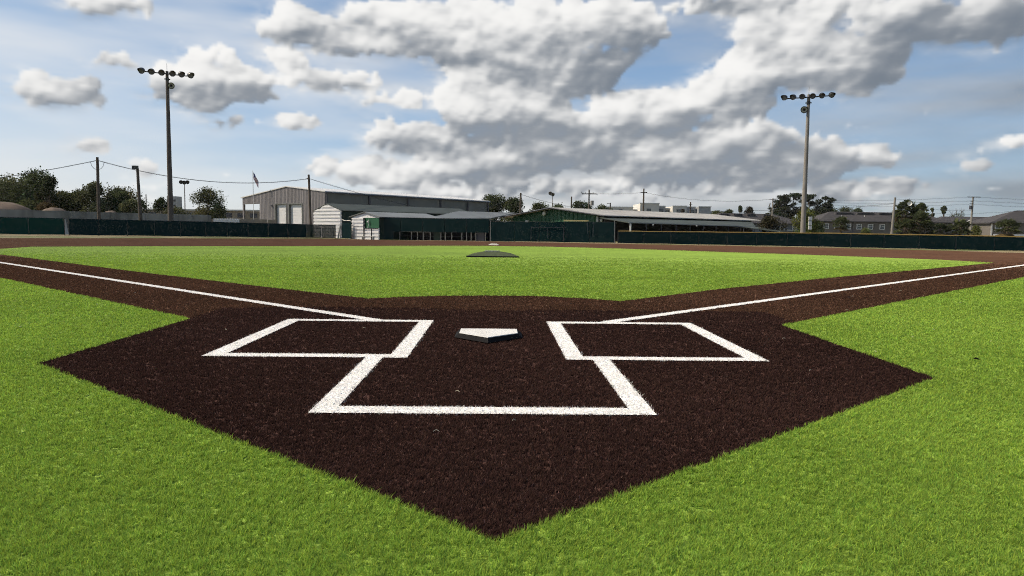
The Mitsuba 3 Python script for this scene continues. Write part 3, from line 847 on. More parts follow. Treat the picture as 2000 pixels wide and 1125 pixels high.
part(q, 'bracket', obox(B.R0 + bd * .70, B.e, (-5.5, -5.3), (-.12, .05), (1.95, 2.10)), 'trim_pale')
q = thing('floodlamp', 'white lamp at the right corner of the barn below the eave', 'lamp')
m = trimesh.creation.icosphere(2, .17)
m.apply_translation(B.at(.4, 8.1, 2.1))
part(q, 'lamp_head', m, 'sign_white', smooth=True)
part(q, 'arm', tube([B.at(.8, 7.4, 2.2), B.at(.4, 8.1, 2.12)], .035, 5), 'trim_pale')

# lean-to along the barn's right side
k = thing('lean_to', 'open dark lean-to with grey-green roof along the right side of the barn', 'shelter')
B0 = B.R0 + B.e * 8.9
O0 = B.R0 + B.e * 13.4
L1, L2 = 34.0, 27.0
part(k, 'roof', slab([(*(B0 - bd * .8), 2.44), (*(B0 + bd * L1), 2.50), (*(O0 + bd * L2), 1.72), (*(O0 - bd * 1.0), 1.86)], .09), 'roof_green')
part(k, 'roof_edge', tube([(*(O0 - bd * 1.0), 1.80), (*(O0 + bd * L2), 1.66)], .05, 5), 'roof_tin')
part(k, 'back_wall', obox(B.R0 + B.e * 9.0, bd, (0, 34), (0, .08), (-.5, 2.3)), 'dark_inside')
for s in np.linspace(-.6, L2 - 1, 10):
    q = O0 + bd * s
    part(k, 'post', tube([(*q, -.5), (*q, 1.72)], .05 if s > 0 else .11, 6), 'trim_dark' if s > 0 else 'trim_pale')
for s in (3.5, 12.5):
    q = O0 + bd * s - B.e * -.1
    m = trimesh.creation.icosphere(1, .11)
    m.apply_translation((*q, 1.62))
    part(k, 'lamp', m, 'sign_white', smooth=True)
k = thing('shelter', 'small low dark shelter roof at the right end of the lean-to', 'shelter')
part(k, 'roof', slab([(31.5, 94, 1.62), (35.6, 101, 1.70), (41.0, 97.5, 1.16), (36.0, 92.5, 1.02)], .08), 'roof_green')
part(k, 'roof_edge', tube([(36.0, 92.5, 1.0), (41.0, 97.5, 1.13)], .06, 5), 'tan_wall')
for q in ((32, 94.2, 1.5), (35.7, 92.9, 1.0), (40.6, 97.3, 1.1), (35.6, 100.5, 1.6)):
    part(k, 'post', tube([(q[0], q[1], -.5), q], .06, 6), 'trim_dark')
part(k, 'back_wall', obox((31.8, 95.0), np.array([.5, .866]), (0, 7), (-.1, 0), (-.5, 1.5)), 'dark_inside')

# concrete wall at left with its panels
k = thing('boundary_wall', 'weathered grey concrete wall behind the left fence', 'wall')
wa, wv, wL = np.array([-62.6, 70.0]), *unit((-62.6, 70.0), (-38.55, 98.0))
m = 9
for i in range(m):
    s0, s1 = wL * i / m, wL * (i + 1) / m
    part(k, 'panel', obox(wa, wv, (s0 + .03, s1 - .03), (0, .18), (-.6, 2.44 - .012 * i)), 'concrete')
    part(k, 'pier', obox(wa, wv, (s1 - .16, s1 + .16), (-.05, .23), (-.6, 2.40 - .012 * i)), 'concrete')

# low things between the wall and the warehouse
k = thing('storage_trailer', 'low white ribbed container roof at the right end of the concrete wall', 'container')
part(k, 'roof', ribbed(np.array([-41.6, 107.0]), np.array([.88, .47]), 0, 3.6, lambda s: 1.35, lambda s: 2.0, .35, .1), 'siding_white')
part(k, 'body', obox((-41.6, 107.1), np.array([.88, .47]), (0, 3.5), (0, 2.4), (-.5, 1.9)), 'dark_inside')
k = thing('low_wall', 'low tan block wall in front of the warehouse porch', 'wall')
for i in range(5):
    part(k, 'panel', obox((-40.2, 111.0), np.array([.95, .31]), (i * 1.25 + .02, i * 1.25 + 1.23), (0, .15), (-.5, 1.95 + .05 * (i % 2))), 'tan_wall')


# ------------------------------------------------------------------ houses far off
def window(key, p, d, s, z, w=1.45, h=1.5, side=-1):
    a = (-.10, .04)
    f = cat(obox(p, d, (s - w / 2, s + w / 2), a, (z, z + .14)), obox(p, d, (s - w / 2, s + w / 2), a, (z + h - .14, z + h)),
            obox(p, d, (s - w / 2, s - w / 2 + .15), a, (z + .14, z + h - .14)), obox(p, d, (s + w / 2 - .15, s + w / 2), a, (z + .14, z + h - .14)), obox(p, d, (s - w / 2 + .15, s + w / 2 - .15), (-.07, .02), (z + h * .5 - .035, z + h * .5 + .035)))
    k = part(key, 'window', f, 'sign_white')
    part(k, 'pane', obox(p, d, (s - w / 2 + .1, s + w / 2 - .1), (-.03, .01), (z + .1, z + h - .1)), 'window_glass')


def house(label, p0, p1, depth, ze, zr, wall, roof, wins, zw, over=.7, hip=(6, 6), group=None, vents=(), low=-.5):
    """Front wall from p0 to p1; hipped roof with its ridge inset at both ends."""
    k = thing('house', label, 'house', group)
    d, L = unit(p0, p1)
    n = np.array([-d[1], d[0]])
    p0 = np.asarray(p0, float)
    part(k, 'wall', cat(obox(p0, d, (0, L), (0, .3), (low, ze)), obox(p0, d, (0, .3), (.3, depth), (low, ze)), obox(p0, d, (L - .3, L), (.3, depth), (low, ze)), obox(p0, d, (.3, L - .3), (depth - .3, depth), (low, ze))), wall)
    Q = lambda s, t, z: (*(p0 + d * s + n * t), z)
    a, b, c2, e2 = Q(-over, -over, ze), Q(L + over, -over, ze), Q(L + over, depth + over, ze), Q(-over, depth + over, ze)
    r0, r1 = Q(hip[0], depth / 2, zr), Q(L - hip[1], depth / 2, zr)
    low2 = [Q(-over, -over, ze - .25), Q(L + over, -over, ze - .25), Q(L + over, depth + over, ze - .25), Q(-over, depth + over, ze - .25)]
    v = np.array([a, b, c2, e2, r0, r1] + low2)
    f = [[0, 1, 5], [0, 5, 4], [1, 2, 5], [2, 3, 4], [2, 4, 5], [3, 0, 4], [6, 7, 1], [6, 1, 0], [7, 8, 2], [7, 2, 1], [8, 9, 3], [8, 3, 2], [9, 6, 0], [9, 0, 3], [9, 8, 7], [9, 7, 6]]
    rk = part(k, 'roof', tm(v, f), roof)
    for s in vents:
        part(rk, 'vent', obox(p0 + n * (depth * .36), d, (s - 1.3, s + 1.3), (-.5, .5), (ze + (zr - ze) * .72 - .1, ze + (zr - ze) * .72 + .50)), roof)
    for s in wins:
        window(k, p0, d, s, zw)
    return k, p0, d, n, L


house('dark roofed grey house behind the lean-to and the utility pole', (54.0, 176), (78.0, 184), 12, 3.3, 5.75, 'house_blue', 'shingle', (18.3, 22.2), 1.55, hip=(4, 5), vents=(4, 8, 12, 17))
gx2 = lambda px: (px - 1600) * .1436
k, hp0, hd, hn, hL = house('long two-storey taupe house with white windows behind the big palm', (88.9, 200), (126.2, 200), 13, 4.35, 7.15, 'house_taupe', 'shingle', [gx2(x) for x in (1614, 1634.5, 1657, 1678, 1700, 1723, 1818)], 2.15, hip=(5.8, 6.5), vents=[gx2(x) for x in (1655, 1671, 1697, 1713, 1741, 1757)])
part(k, 'downspout', obox(hp0, hd, (gx2(1666) - .08, gx2(1666) + .08), (-.2, -.02), (-.5, 4.2)), 'trim_dark')
part(k, 'garage_door', obox(hp0, hd, (gx2(1650), gx2(1666)), (-.06, 0), (-.4, 1.0)), 'sign_white')
for x, z in ((1653, 5.9), (1692, 5.6), (1698, 5.9), (1760, 5.7)):
    part(k, 'vent_pipe', tube([(*(hp0 + hd * gx2(x) + hn * 3), z - .6), (*(hp0 + hd * gx2(x) + hn * 3), z + .15)], .12, 6), 'trim_pale')
k, hp0, hd, hn, hL = house('blue-grey house with a small front gable right of the long taupe house', (131.0, 212), (160.0, 212), 12, 3.9, 6.45, 'house_blue', 'shingle', (3.0, 6.0), 1.4, hip=(3, 3))
part(k, 'gable_wall', tm([(*(hp0 + hd * 4.4 - hn * 1.5), -.4), (*(hp0 + hd * 9.6 - hn * 1.5), -.4), (*(hp0 + hd * 9.6 - hn * 1.5), 3.8), (*(hp0 + hd * 7.0 - hn * 1.5), 5.2), (*(hp0 + hd * 4.4 - hn * 1.5), 3.8)], [[0, 1, 2], [0, 2, 3], [0, 3, 4]]), 'house_blue')
part(k, 'gable_trim', cat(tube([(*(hp0 + hd * 4.1 - hn * 1.6), 3.75), (*(hp0 + hd * 7.0 - hn * 1.6), 5.3)], .13, 4), tube([(*(hp0 + hd * 7 - hn * 1.6), 5.3), (*(hp0 + hd * 9.9 - hn * 1.6), 3.75)], .13, 4)), 'sign_white')
window(k, hp0 - hn * 1.5, hd, 5.4, 1.7, 1.6, 1.6)
window(k, hp0 - hn * 1.5, hd, 8.4, 1.7, 2.2, 1.6)
k, hp0, hd, hn, hL = house('dark roofed house with white garage doors at the right edge', (123.5, 180), (150.0, 176), 13, 4.1, 7.4, 'house_taupe', 'shingle', (1.6, 10.0), 1.9, hip=(9, 8))
part(k, 'corner_board', obox(hp0, hd, (-.05, .3), (-.06, 0), (-.4, 4.0)), 'sign_white')
part(k, 'garage_door', obox(hp0, hd, (.6, 3.9), (-.06, 0), (-.4, 1.25)), 'sign_white')
part(k, 'garage_door', obox(hp0, hd, (5.0, 9.0), (-.06, 0), (-.4, 1.25)), 'sign_white')

# pale apartment block
k = thing('apartment_block', 'pale flat-roofed apartment block far behind the barn roof', 'building')
for x0, x1, y, z, mt in ((38.5, 48.5, 262, 9.4, 'apartment_cream'), (48.5, 50.5, 264, 8.6, 'apartment_grey'), (50.5, 57.3, 259, 10.75, 'apartment_cream'), (57.3, 60.2, 262, 9.9, 'apartment_grey'), (60.2, 62.4, 264, 9.2, 'apartment_cream'),
                         (62.4, 67.4, 260, 9.95, 'apartment_cream'), (67.4, 71.5, 263, 9.8, 'apartment_grey'), (72.0, 76.4, 261, 9.9, 'apartment_grey'), (76.4, 85, 264, 8.3, 'apartment_cream')):
    part(k, 'wing', boxm(x0, x1, y, y + 14, -.5, z), mt)
    part(k, 'parapet', boxm(x0 - .15, x1 + .15, y - .2, y + .25, z, z + .3), 'trim_pale')
for x, y, z in ((53.6, 259, 8.0), (58.7, 262, 8.1), (61.3, 264, 7.9), (64.6, 260, 7.9), (70.2, 263, 7.9), (44.0, 262, 7.7)):
    w = part(k, 'window', boxm(x - .75, x + .75, y - .12, y + .05, z - .8, z + 1.0), 'trim_dark')
    part(w, 'pane', boxm(x - .6, x + .6, y - .16, y - .125, z - .65, z + .85), 'window_glass')

k = thing('tower_block', 'narrow grey tower with dark floor bands behind the left light pole', 'building')
part(k, 'wall', boxm(-135.3, -131.8, 300, 306, -.5, 13.0), 'apartment_grey')
for i in range(4):
    part(k, 'floor_band', boxm(-135.4, -131.7, 299.8, 299.98, 4.5 + 2.1 * i, 5.3 + 2.1 * i), 'trim_dark')
k = thing('long_building', 'long low beige building far behind the trees at left', 'building')
part(k, 'wall', boxm(-106, -62, 205, 215, -.5, 5.2), 'tan_wall')
part(k, 'roof_edge', boxm(-106.4, -61.6, 204.6, 215.4, 5.2, 5.6), 'apartment_cream')
for i in range(12):
    part(k, 'window', boxm(-104.5 + 3.5 * i, -102.5 + 3.5 * i, 204.9, 204.99, 3.4, 4.6), 'trim_dark')


def mound(name, label, x, y, rx, ry, z, seed):
    r = np.random.default_rng(seed)
    a = np.linspace(0, 2 * math.pi, 33)[:-1]
    rad = np.linspace(0, 1, 10)
    v = []
    for q in rad:
        for t in a:
            v.append((x + rx * q * math.cos(t), y + ry * q * math.sin(t), 0))
    v = np.array(v)
    q = np.repeat(rad, 32)
    v[:, 2] = -.5 + (z + .5) * np.sqrt(np.clip(1 - q ** 1.9, 0, 1)) + .55 * (meshkit.fbm(v * np.array([.9, .9, 1]), 4, seed) - .5) * (1 - q ** 3)
    i, j = np.meshgrid(np.arange(9), np.arange(32), indexing='ij')
    f = np.stack([i * 32 + j, (i + 1) * 32 + j, (i + 1) * 32 + (j + 1) % 32, i * 32 + (j + 1) % 32], -1).reshape(-1, 4)
    one(name, tm(v, f), 'soil', label, 'soil heap', smooth=True)


mound('soil_heap', 'broad brown soil heap behind the concrete wall at the left edge', -63.6, 95, 4.6, 5, 3.65, 1)
mound('soil_heap', 'rounded pale brown soil heap behind the wall below the tall left trees', -57.4, 95, 2.7, 3.5, 3.0, 2)
mound('soil_heap', 'low rounded soil heap behind the wall right of the nearest wooden pole', -50.4, 95.5, 2.0, 3, 2.66, 3)

# ------------------------------------------------------------------ floodlight poles
def lamp_bowl(r, length):
    prof = [(0, 0), (r * .45, .02 * length), (r * .78, .22 * length), (r * .95, .6 * length), (r, length), (r * .94, length * .98), (r * .88, length * .6), (r * .7, .26 * length), (r * .4, .08 * length), (0, .06 * length)]
    return trimesh.creation.revolve(np.array(prof), sections=20)


def aim(m, p, target):
    z = np.asarray(target, float) - np.asarray(p, float)
    z /= np.linalg.norm(z)
    x = np.cross([0, 0, 1.0], z)
    x /= np.linalg.norm(x)
    M = np.eye(4)
    M[:3, 0], M[:3, 1], M[:3, 2], M[:3, 3] = x, np.cross(z, x), z, p
    m = m.copy()
    m.apply_transform(M)
    return m


def flood_head(parent, p, target, r=.36):
    h = part(parent, 'lamp_head', aim(lamp_bowl(r, 1.35 * r), p, target), 'black_metal', smooth=35)
    lens = trimesh.creation.cylinder(r * .86, .02, sections=20)
    lens.apply_translation((0, 0, 1.1 * r))
    part(h, 'lens', aim(lens, p, target), 'lamp_glass')
    a = np.linspace(-.75, math.pi + .75, 15)
    v, f = [], []
    for t in a:
        v += [(r * math.cos(t), r * math.sin(t), 1.3 * r), (r * .98 * math.cos(t), r * .98 * math.sin(t), 1.3 * r + .9 * r * max(0, .25 + math.sin(t)))]
    for i in range(len(a) - 1):
        f.append([2 * i, 2 * i + 2, 2 * i + 3, 2 * i + 1])
    part(h, 'visor', aim(tm(v, f), p, target), 'black_metal', smooth=True)
    return h


def light_pole(label, base, ztop, r0, r1, arm_yaw, mat_, target, ring_side, size=1.0, head=.33):
    k = thing('floodlight_pole', label, 'light pole', 'floodlight poles')
    x, y = base
    zb = float(zg(x, y)) - .3
    zs = np.linspace(zb, ztop + .1, 8)
    part(k, 'pole', tube([(x, y, z) for z in zs], np.linspace(r0, r1, 8), 14), mat_, smooth=35)
    d = np.array([math.cos(arm_yaw), math.sin(arm_yaw)])
    arm_z = ztop - .12
    part(k, 'crossarm', obox((x - d[1] * -.14, y - d[0] * .14), d, (-2.75 * size, 2.75 * size), (-.05, .05), (arm_z - .12, arm_z - .02)), 'black_metal')
    part(k, 'lightning_rod', tube([(x, y, ztop + .1), (x, y, ztop + .9)], .018, 5), 'galvanised')
    part(k, 'bracket', cat(obox((x, y), d, (-.28, .28), (-.16, .16), (ztop - .75, ztop - .68)), tube([(x, y, ztop - .9), (x, y, ztop - .55)], .17, 10)), 'black_metal')
    for i, s in enumerate(np.array((-2.6, -1.62, -.62, .48, 1.42, 2.42)) * size):
        q = (x + d[0] * s + d[1] * .14, y + d[1] * s - d[0] * .14, arm_z + .06)
        flood_head(k, q, (target[0] + s * 16, target[1] + abs(s) * 2, 0.0), head)
        part(k, 'yoke', tube([(x + d[0] * s, y + d[1] * s, arm_z - .05), (q[0], q[1], q[2])], .05, 6), 'black_metal')
    q = np.array([x + d[0] * .34 * ring_side + d[1] * .1, y + d[1] * .34 * ring_side - d[0] * .1, ztop - 1.35])
    h = part(k, 'lamp_head', aim(lamp_bowl(.34, .34), q, (0, 8, -2)), 'black_metal', smooth=35, label='lower round lamp with a pale inner ring')
    rg = trimesh.creation.annulus(.14, .28, .03, sections=20)
    rg.apply_translation((0, 0, .22))
    part(h, 'reflector_ring', aim(rg, q, (0, 8, -2)), 'lamp_inside')
    part(k, 'bracket', obox((x, y), d, ((-.1, .5) if ring_side > 0 else (-.5, .1)), (-.06, .06), (ztop - 1.5, ztop - 1.2)), 'black_metal')
    return k


light_pole('tall brown concrete floodlight pole with six lamps at left', (-34.95, 78.3), 16.9, .31, .15, .52, 'pole_concrete', (-6, 30), 1, .86, .32)
rp = light_pole('tall pale grey floodlight pole with six lamps rising behind the yellow-capped fence', (30.4, 72.0), 14.35, .27, .14, -.50, 'pole_grey', (6, 28), -1, .80, .28)
k = thing('panel_sign', 'three small white panels stacked on the right floodlight pole', 'sign')
for i in range(3):
    part(k, 'panel', obox((30.78, 71.62), np.array([.98, .2]), (0, .36), (-.03, .03), (1.22 + .44 * i, 1.60 + .44 * i)), 'sign_white')
k = thing('floodlight_mast', 'thin distant floodlight mast between the left pole and the open tree', 'light pole')
part(k, 'pole', tube([(-68.3, 160, -.5), (-68.3, 160, 10.2)], [.16, .08], 8), 'pole_grey')
for s in (-.7, 0, .7):
    part(k, 'lamp_head', aim(lamp_bowl(.42, .5), (-68.3 + s, 160 - .1, 10.3 + .15 * abs(s)), (-40, 100, 0)), 'black_metal', smooth=35)
part(k, 'crossarm', boxm(-69.1, -67.5, 159.95, 160.05, 10.1, 10.2), 'black_metal')
k = thing('floodlight_mast', 'thin distant mast with a round pair of lamps above the barn ridge', 'light pole')
part(k, 'pole', tube([(12.55, 170, 0), (12.55, 170, 9.0)], [.14, .08], 8), 'pole_grey')
for s, z in ((-.30, 9.6), (.28, 9.35)):
    part(k, 'lamp_head', aim(lamp_bowl(.44, .6), (12.55 + s, 169.8, z), (-30, 110, -20)), 'pole_grey', smooth=35)


# ------------------------------------------------------------------ wooden poles and wires
def wood_pole(label, base, top, r=.15, group=None, m='pole_wood', lean=(0, 0)):
    k = thing('utility_pole', label, 'utility pole', group)
    x, y = base
    n = 6
    pts = [(x + lean[0] * u, y + lean[1] * u, float(zg(x, y)) - .3 + (top - float(zg(x, y)) + .3) * u) for u in np.linspace(0, 1, n)]
    part(k, 'pole', tube(pts, np.linspace(r * 1.25, r * .85, n), 10), m, smooth=35)
    return k, np.array(pts[-1])


def sagging(a, b, sag, n=24):
    u = np.linspace(0, 1, n)[:, None]
    p = np.asarray(a, float) + (np.asarray(b, float) - np.asarray(a, float)) * u
    p[:, 2] -= 4 * sag * (u * (1 - u))[:, 0]
    return p


def cable(label, a, b, sag, r=.035, group=None):
    return one('overhead_cable', tube(sagging(a, b, sag), r, 5), 'black_metal', label, 'cable', group)


k1, t1 = wood_pole('wooden utility pole in front of the left concrete wall carrying the overhead cable', (-41.3, 76), 7.77, .15, lean=(.06, 0))
k2, t2 = wood_pole('shorter wooden pole with a box lamp on top, left of the brown floodlight pole', (-36.0, 74), 6.6, .15, lean=(-.22, 0))
part(k2, 'box_lamp', obox((t2[0] - .30, t2[1] - .15), np.array([1.0, 0]), (-.10, .42), (-.15, .15), (6.45, 6.78)), 'black_metal')
k3, t3 = wood_pole('leaning wooden pole at the corner of the tall white shed', (-22.55, 88), 7.15, .14, lean=(-.22, 0))
part(k3, 'insulator', tube([(t3[0] - .35, t3[1], 6.6), (t3[0] - .1, t3[1], 6.72)], .05, 5), 'trim_dark')
part(k1, 'jumper_loop', tube(np.array([(-41.95 + .0, 76, 7.32), (-41.85, 76, 6.9), (-41.6, 76, 6.6), (-41.3, 76, 6.5)]), .022, 5), 'black_metal')
part(k1, 'jumper_loop', tube(np.array([(-40.55, 76, 7.32), (-40.65, 76, 6.9), (-40.9, 76, 6.6), (-41.2, 76, 6.5)]), .022, 5), 'black_metal')
cable('overhead cable dropping to the left edge over the trees', (-41.25, 76, 7.45), (-62, 76, 4.2), .35, .035)
cable('long overhead cable sagging from the left wooden pole to the pole by the shed', (-41.25, 76, 7.45), (-22.8, 88, 6.66), 1.25, .035)
cable('overhead cable sloping down across the warehouse side wall', (-22.7, 88, 6.66), (-6.0, 108, 2.9), .35, .03)
wood_pole('thin far utility pole just left of the shorter wooden pole', (-64.5, 130), 7.0, .09)
wood_pole('thin far utility pole above the round bushy tree at left', (-68.0, 142), 6.9, .09)
k4, t4 = wood_pole('wooden pole behind the shelter left of the barn', (3.17, 105), 6.15, .16)
cable('short cable falling to the left from the pole behind the shelter', (3.16, 105, 5.95), (-4.2, 98, 3.0), .25, .025)
cable('cable falling to the right from the pole behind the shelter over the barn ridge', (3.16, 105, 5.95), (17.0, 118, 4.2), .45, .025)
k5, t5 = wood_pole('utility pole with crossarm and round transformer above the barn roof', (21.1, 170), 10.4, .2)
part(k5, 'crossarm', cat(boxm(19.4, 22.8, 169.8, 169.95, 9.35, 9.55), tube([(19.5, 169.8, 9.5), (19.2, 169.8, 9.9)], .06, 5), tube([(22.7, 169.8, 9.5), (23.1, 169.8, 9.2)], .06, 5), tube([(20.2, 169.8, 9.5), (20.2, 169.8, 9.85)], .06, 5), tube([(22.0, 169.8, 9.5), (22.0, 169.8, 9.85)], .06, 5)), 'pole_wood')
tr = trimesh.creation.cylinder(.40, 1.1, sections=14)
tr.apply_translation((21.8, 169.7, 7.3))
part(k5, 'transformer', tr, 'pole_grey', smooth=35)
k6, t6 = wood_pole('utility pole with small crossarm in front of the pale apartment block', (31.9, 160), 10.25, .18)
part(k6, 'crossarm', boxm(31.2, 32.6, 159.8, 159.95, 9.3, 9.48), 'pole_wood')
k7, t7 = wood_pole('short bare pole between the lamp mast and the transformer pole', (16.0, 160), 8.3, .16)
k8, t8 = wood_pole('small far pole with a bracket right of the transformer pole', (29.2, 190), 8.2, .17)
part(k8, 'bracket', boxm(28.3, 29.2, 189.8, 189.95, 7.9, 8.05), 'pole_wood')
k9, t9 = wood_pole('dark utility pole near the right end of the pale apartment block', (52.9, 200), 9.1, .19)
part(k9, 'insulator', cat(boxm(52.5, 53.3, 199.8, 199.95, 8.3, 8.42), boxm(52.5, 53.3, 199.8, 199.95, 7.5, 7.62)), 'pole_wood')
k10, t10 = wood_pole('grey utility pole with double bracket in front of the dark roofed house', (56.8, 150), 8.0, .16, m='pole_grey')
part(k10, 'crossarm', cat(boxm(55.9, 57.4, 149.8, 149.95, 7.7, 7.82), tube([(56.2, 149.8, 7.0), (56.0, 149.8, 6.3)], .1, 6), tube([(57.3, 149.8, 6.6), (57.4, 149.8, 6.2)], .1, 6)), 'pole_wood')
k11, t11 = wood_pole('slanting grey utility pole just left of the big palm', (54.6, 100), 5.95, .15, m='pole_grey', lean=(.30, 0))
k12, t12 = wood_pole('tall grey utility pole with crossarm at right in front of the blue-grey house', (98.6, 150), 8.85, .19, m='pole_grey', lean=(.12, 0))
part(k12, 'crossarm', boxm(97.4, 100.2, 149.75, 149.9, 8.70, 8.84), 'pole_wood')
tr = trimesh.creation.cylinder(.30, .8, sections=12)
tr.apply_translation((98.1, 149.6, 6.6))
part(k12, 'transformer', tr, 'trim_dark', smooth=35)
part(k12, 'bracket', cat(boxm(98.1, 98.7, 149.7, 149.85, 7.85, 7.97), boxm(98.0, 98.7, 149.7, 149.85, 7.4, 7.5)), 'trim_dark')
for nm, z0, z1, z2 in (('topmost', 8.8, 8.35, 7.9), ('middle', 8.0, 7.6, 7.5), ('lowest', 7.3, 6.75, 7.0)):
    cable(f'{nm} of the three thin lines leaving the tall right pole to the right', (98.65, 149.8, z0), (128, 150, z1), .25, .024)
    cable(f'{nm} of the three thin lines from the tall right pole leftwards over the taupe house', (56.8, 149.8, z2), (98.65, 149.8, z0), .5, .024)
for nm, z0, z1 in (('upper', 4.95, 6.0), ('lower', 4.4, 5.2)):
    cable(f'{nm} of the two lines joining the slanting pole and the tall right pole', (54.9, 100, z0), (98.7, 149.7, z1), .3, .022)
cable('power line leaving the slanting pole towards the left behind the right floodlight pole', (54.9, 100, 5.1), (38, 108, 4.1), .25, .024)
cable('power line rising to the right edge above the right-hand house', (98.7, 149.7, 5.4), (130, 160, 8.2), .4, .026)
cable('thin power line between the transformer pole and the pole before the apartments', (21.1, 169.8, 9.6), (31.9, 159.9, 9.4), .25, .028)
cable('thin power line sagging right from the pole before the apartments', (31.9, 159.9, 9.4), (56.6, 149.9, 7.8), 1.0, .028)

# flag
k = thing('flagpole', 'white flagpole with a limp striped flag above the warehouse porch', 'flagpole')
part(k, 'pole', tube([(-46.8, 140, -.4), (-46.8, 140, 11.5)], [.07, .045], 8), 'trim_pale')
fk = thing('flag', 'limp red white and blue striped flag hanging from the flagpole', 'flag')
rows, colsn = 13, 14
for name, m, rs in (('red_stripe', 'cloth_red', [r for r in range(13) if r % 2 == 0]), ('white_stripe', 'cloth_white', [r for r in range(13) if r % 2])):
    for r in rs:
        s0 = 6 if r < 7 else 0
        v, f = [], []
        for c_ in range(s0, colsn + 1):
            u = c_ / colsn
            for e in (0, 1):
                t = (r + e) / rows
                drop = u * (1.9 + .5 * t)
                v.append((-46.72 + u * (.62 + .55 * (1 - t) * (1 - u) + .35 * u), 140 + .10 * math.sin(u * 9 + t * 3), 11.25 - t * 1.05 * (1 - .35 * u) - drop * .98))
        n_ = len(v) // 2
        for i in range(n_ - 1):
            f.append([2 * i, 2 * i + 2, 2 * i + 3, 2 * i + 1])
        part(fk, name, tm(v, f), m)
v, f = [], []
for c_ in range(0, 7):
    u = c_ / colsn
    for e in range(8):
        t = e / rows
        v.append((-46.72 + u * (.62 + .55 * (1 - t) * (1 - u) + .35 * u), 140 + .10 * math.sin(u * 9 + t * 3), 11.25 - t * 1.05 * (1 - .35 * u) - u * (1.9 + .5 * t) * .98))
for i in range(6):
    for j in range(7):
        f.append([i * 8 + j, (i + 1) * 8 + j, (i + 1) * 8 + j + 1, i * 8 + j + 1])
part(fk, 'canton', tm(v, f), 'cloth_blue')


# ------------------------------------------------------------------ trees and plants
def leaves(rng, centres, radii, n, size, col, vary=.3, flat=1.0):
    """Leaf-sized faces scattered through lobes; colour differs from lobe to lobe and leaf to leaf."""
    centres, radii = np.asarray(centres, float), np.asarray(radii, float)
    w = radii ** 2
    who = rng.choice(len(centres), n, p=w / w.sum())
    u = rng.normal(size=(n, 3))
    u /= np.linalg.norm(u, axis=1, keepdims=True)
    r = rng.uniform(.35, 1.0, n) ** .5 * (1 + .18 * rng.normal(size=n))
    p = centres[who] + u * (radii[who] * r)[:, None] * np.array([1, 1, flat])
    a = rng.normal(size=(n, 3)) + u * .6
    a /= np.linalg.norm(a, axis=1, keepdims=True)
    b = np.cross(a, rng.normal(size=(n, 3)))
    b /= np.linalg.norm(b, axis=1, keepdims=True) + 1e-9
    s = (size * rng.uniform(.6, 1.4, n))[:, None]
    v = np.stack([p - a * s * .5, p + b * s * .3, p + a * s * .5, p - b * s * .3], 1).reshape(-1, 3)
    k = np.arange(n)[:, None] * 4
    f = np.vstack([k + [0, 1, 2], k + [0, 2, 3]])
    lobe = (1 + .22 * rng.normal(size=len(centres))).clip(.55, 1.5)
    hue = rng.normal(size=(len(centres), 1)) * np.array([[.12, .02, -.05]])
    c = np.asarray(col) * (lobe[who] * (1 + vary * rng.normal(size=n)).clip(.4, 1.8))[:, None] * (1 + hue[who])
    return tm(v, f), np.repeat(np.clip(c, .004, .6), 4, 0)


def tree(label, x, y, ztop, width, col=(.040, .055, .018), n=7000, size=.30, seed=0, trunk=True, low=.12, lobes=16, name='tree', cat_='tree', group=None, z0=None, shape=1.0, open_=0.0):
    rng = np.random.default_rng(1000 + seed)
    k = thing(name, label, cat_, group)
    zb = float(zg(x, y)) if z0 is None else z0
    H = ztop - zb
    cen, rad = [], []
    R = width / 2 * 1.12
    for i in range(lobes):
        t = rng.uniform(low, 1.0)
        prof = math.sin(math.pi * min(.97, (.18 + .80 * t) ** shape)) ** .6
        a, q = rng.uniform(0, 2 * math.pi), math.sqrt(rng.uniform()) * R * .72 * prof
        rr = R * rng.uniform(.28, .50) * (1 - .35 * open_)
        cen.append((x + q * math.cos(a), y + q * math.sin(a), min(zb + H * t, ztop - rr * .8)))
        rad.append(rr)
    cen.append((x, y, ztop - R * .32))
    rad.append(R * .32)
    if trunk:
        b = [tube([(x, y, zb - .2), (x + .1, y, zb + H * .3), (x + .05, y, zb + H * .6)], [.05 * H ** .8, .035 * H ** .8, .02 * H ** .8], 8)]
        for c_ in cen[:10]:
            s = np.array([x + .05, y, zb + H * rng.uniform(.22, .5)])
            e = np.array(c_)
            b.append(tube([s, (s + e) / 2 + [0, 0, .08 * H], e], [.018 * H ** .8, .012 * H ** .8, .006 * H ** .8], 6))
        part(k, 'trunk', cat(*b), 'bark')
    m, c = leaves(rng, cen, rad, int(n * 1.5), size * .92, col)
    part(k, 'crown', m, 'foliage', color=c)
    return k


OAK, OLIVE, SUNNY = (.060, .076, .036), (.092, .100, .050), (.105, .12, .034)  # leaf colours lifted and greyed, distance haze partly painted in
tree('broad dark oak at the far left edge behind the soil heap', -75.4, 114, 8.0, 10.5, OLIVE, 10000, .34, 1, low=.08, lobes=24)
tree('tallest dark oak with a lopsided crown left of the wooden pole', -69.0, 110, 8.7, 7.0, OAK, 9000, .32, 2, low=.1, lobes=18)
tree('crown leaning out to the right of the tallest left oak', -66.4, 109, 7.75, 3.6, OAK, 3000, .30, 3, low=.45, lobes=9)
tree('mid green tree behind the tallest left oak', -69.6, 118, 6.3, 4.5, OLIVE, 3500, .3, 4)
tree('small yellowish tree between the two left oak groups', -64.7, 113, 6.0, 4.2, OLIVE, 3500, .3, 5)
tree('round topped tree directly behind the wooden pole at left', -59.0, 108, 7.0, 5.2, OLIVE, 7000, .3, 6, low=.1, lobes=18)
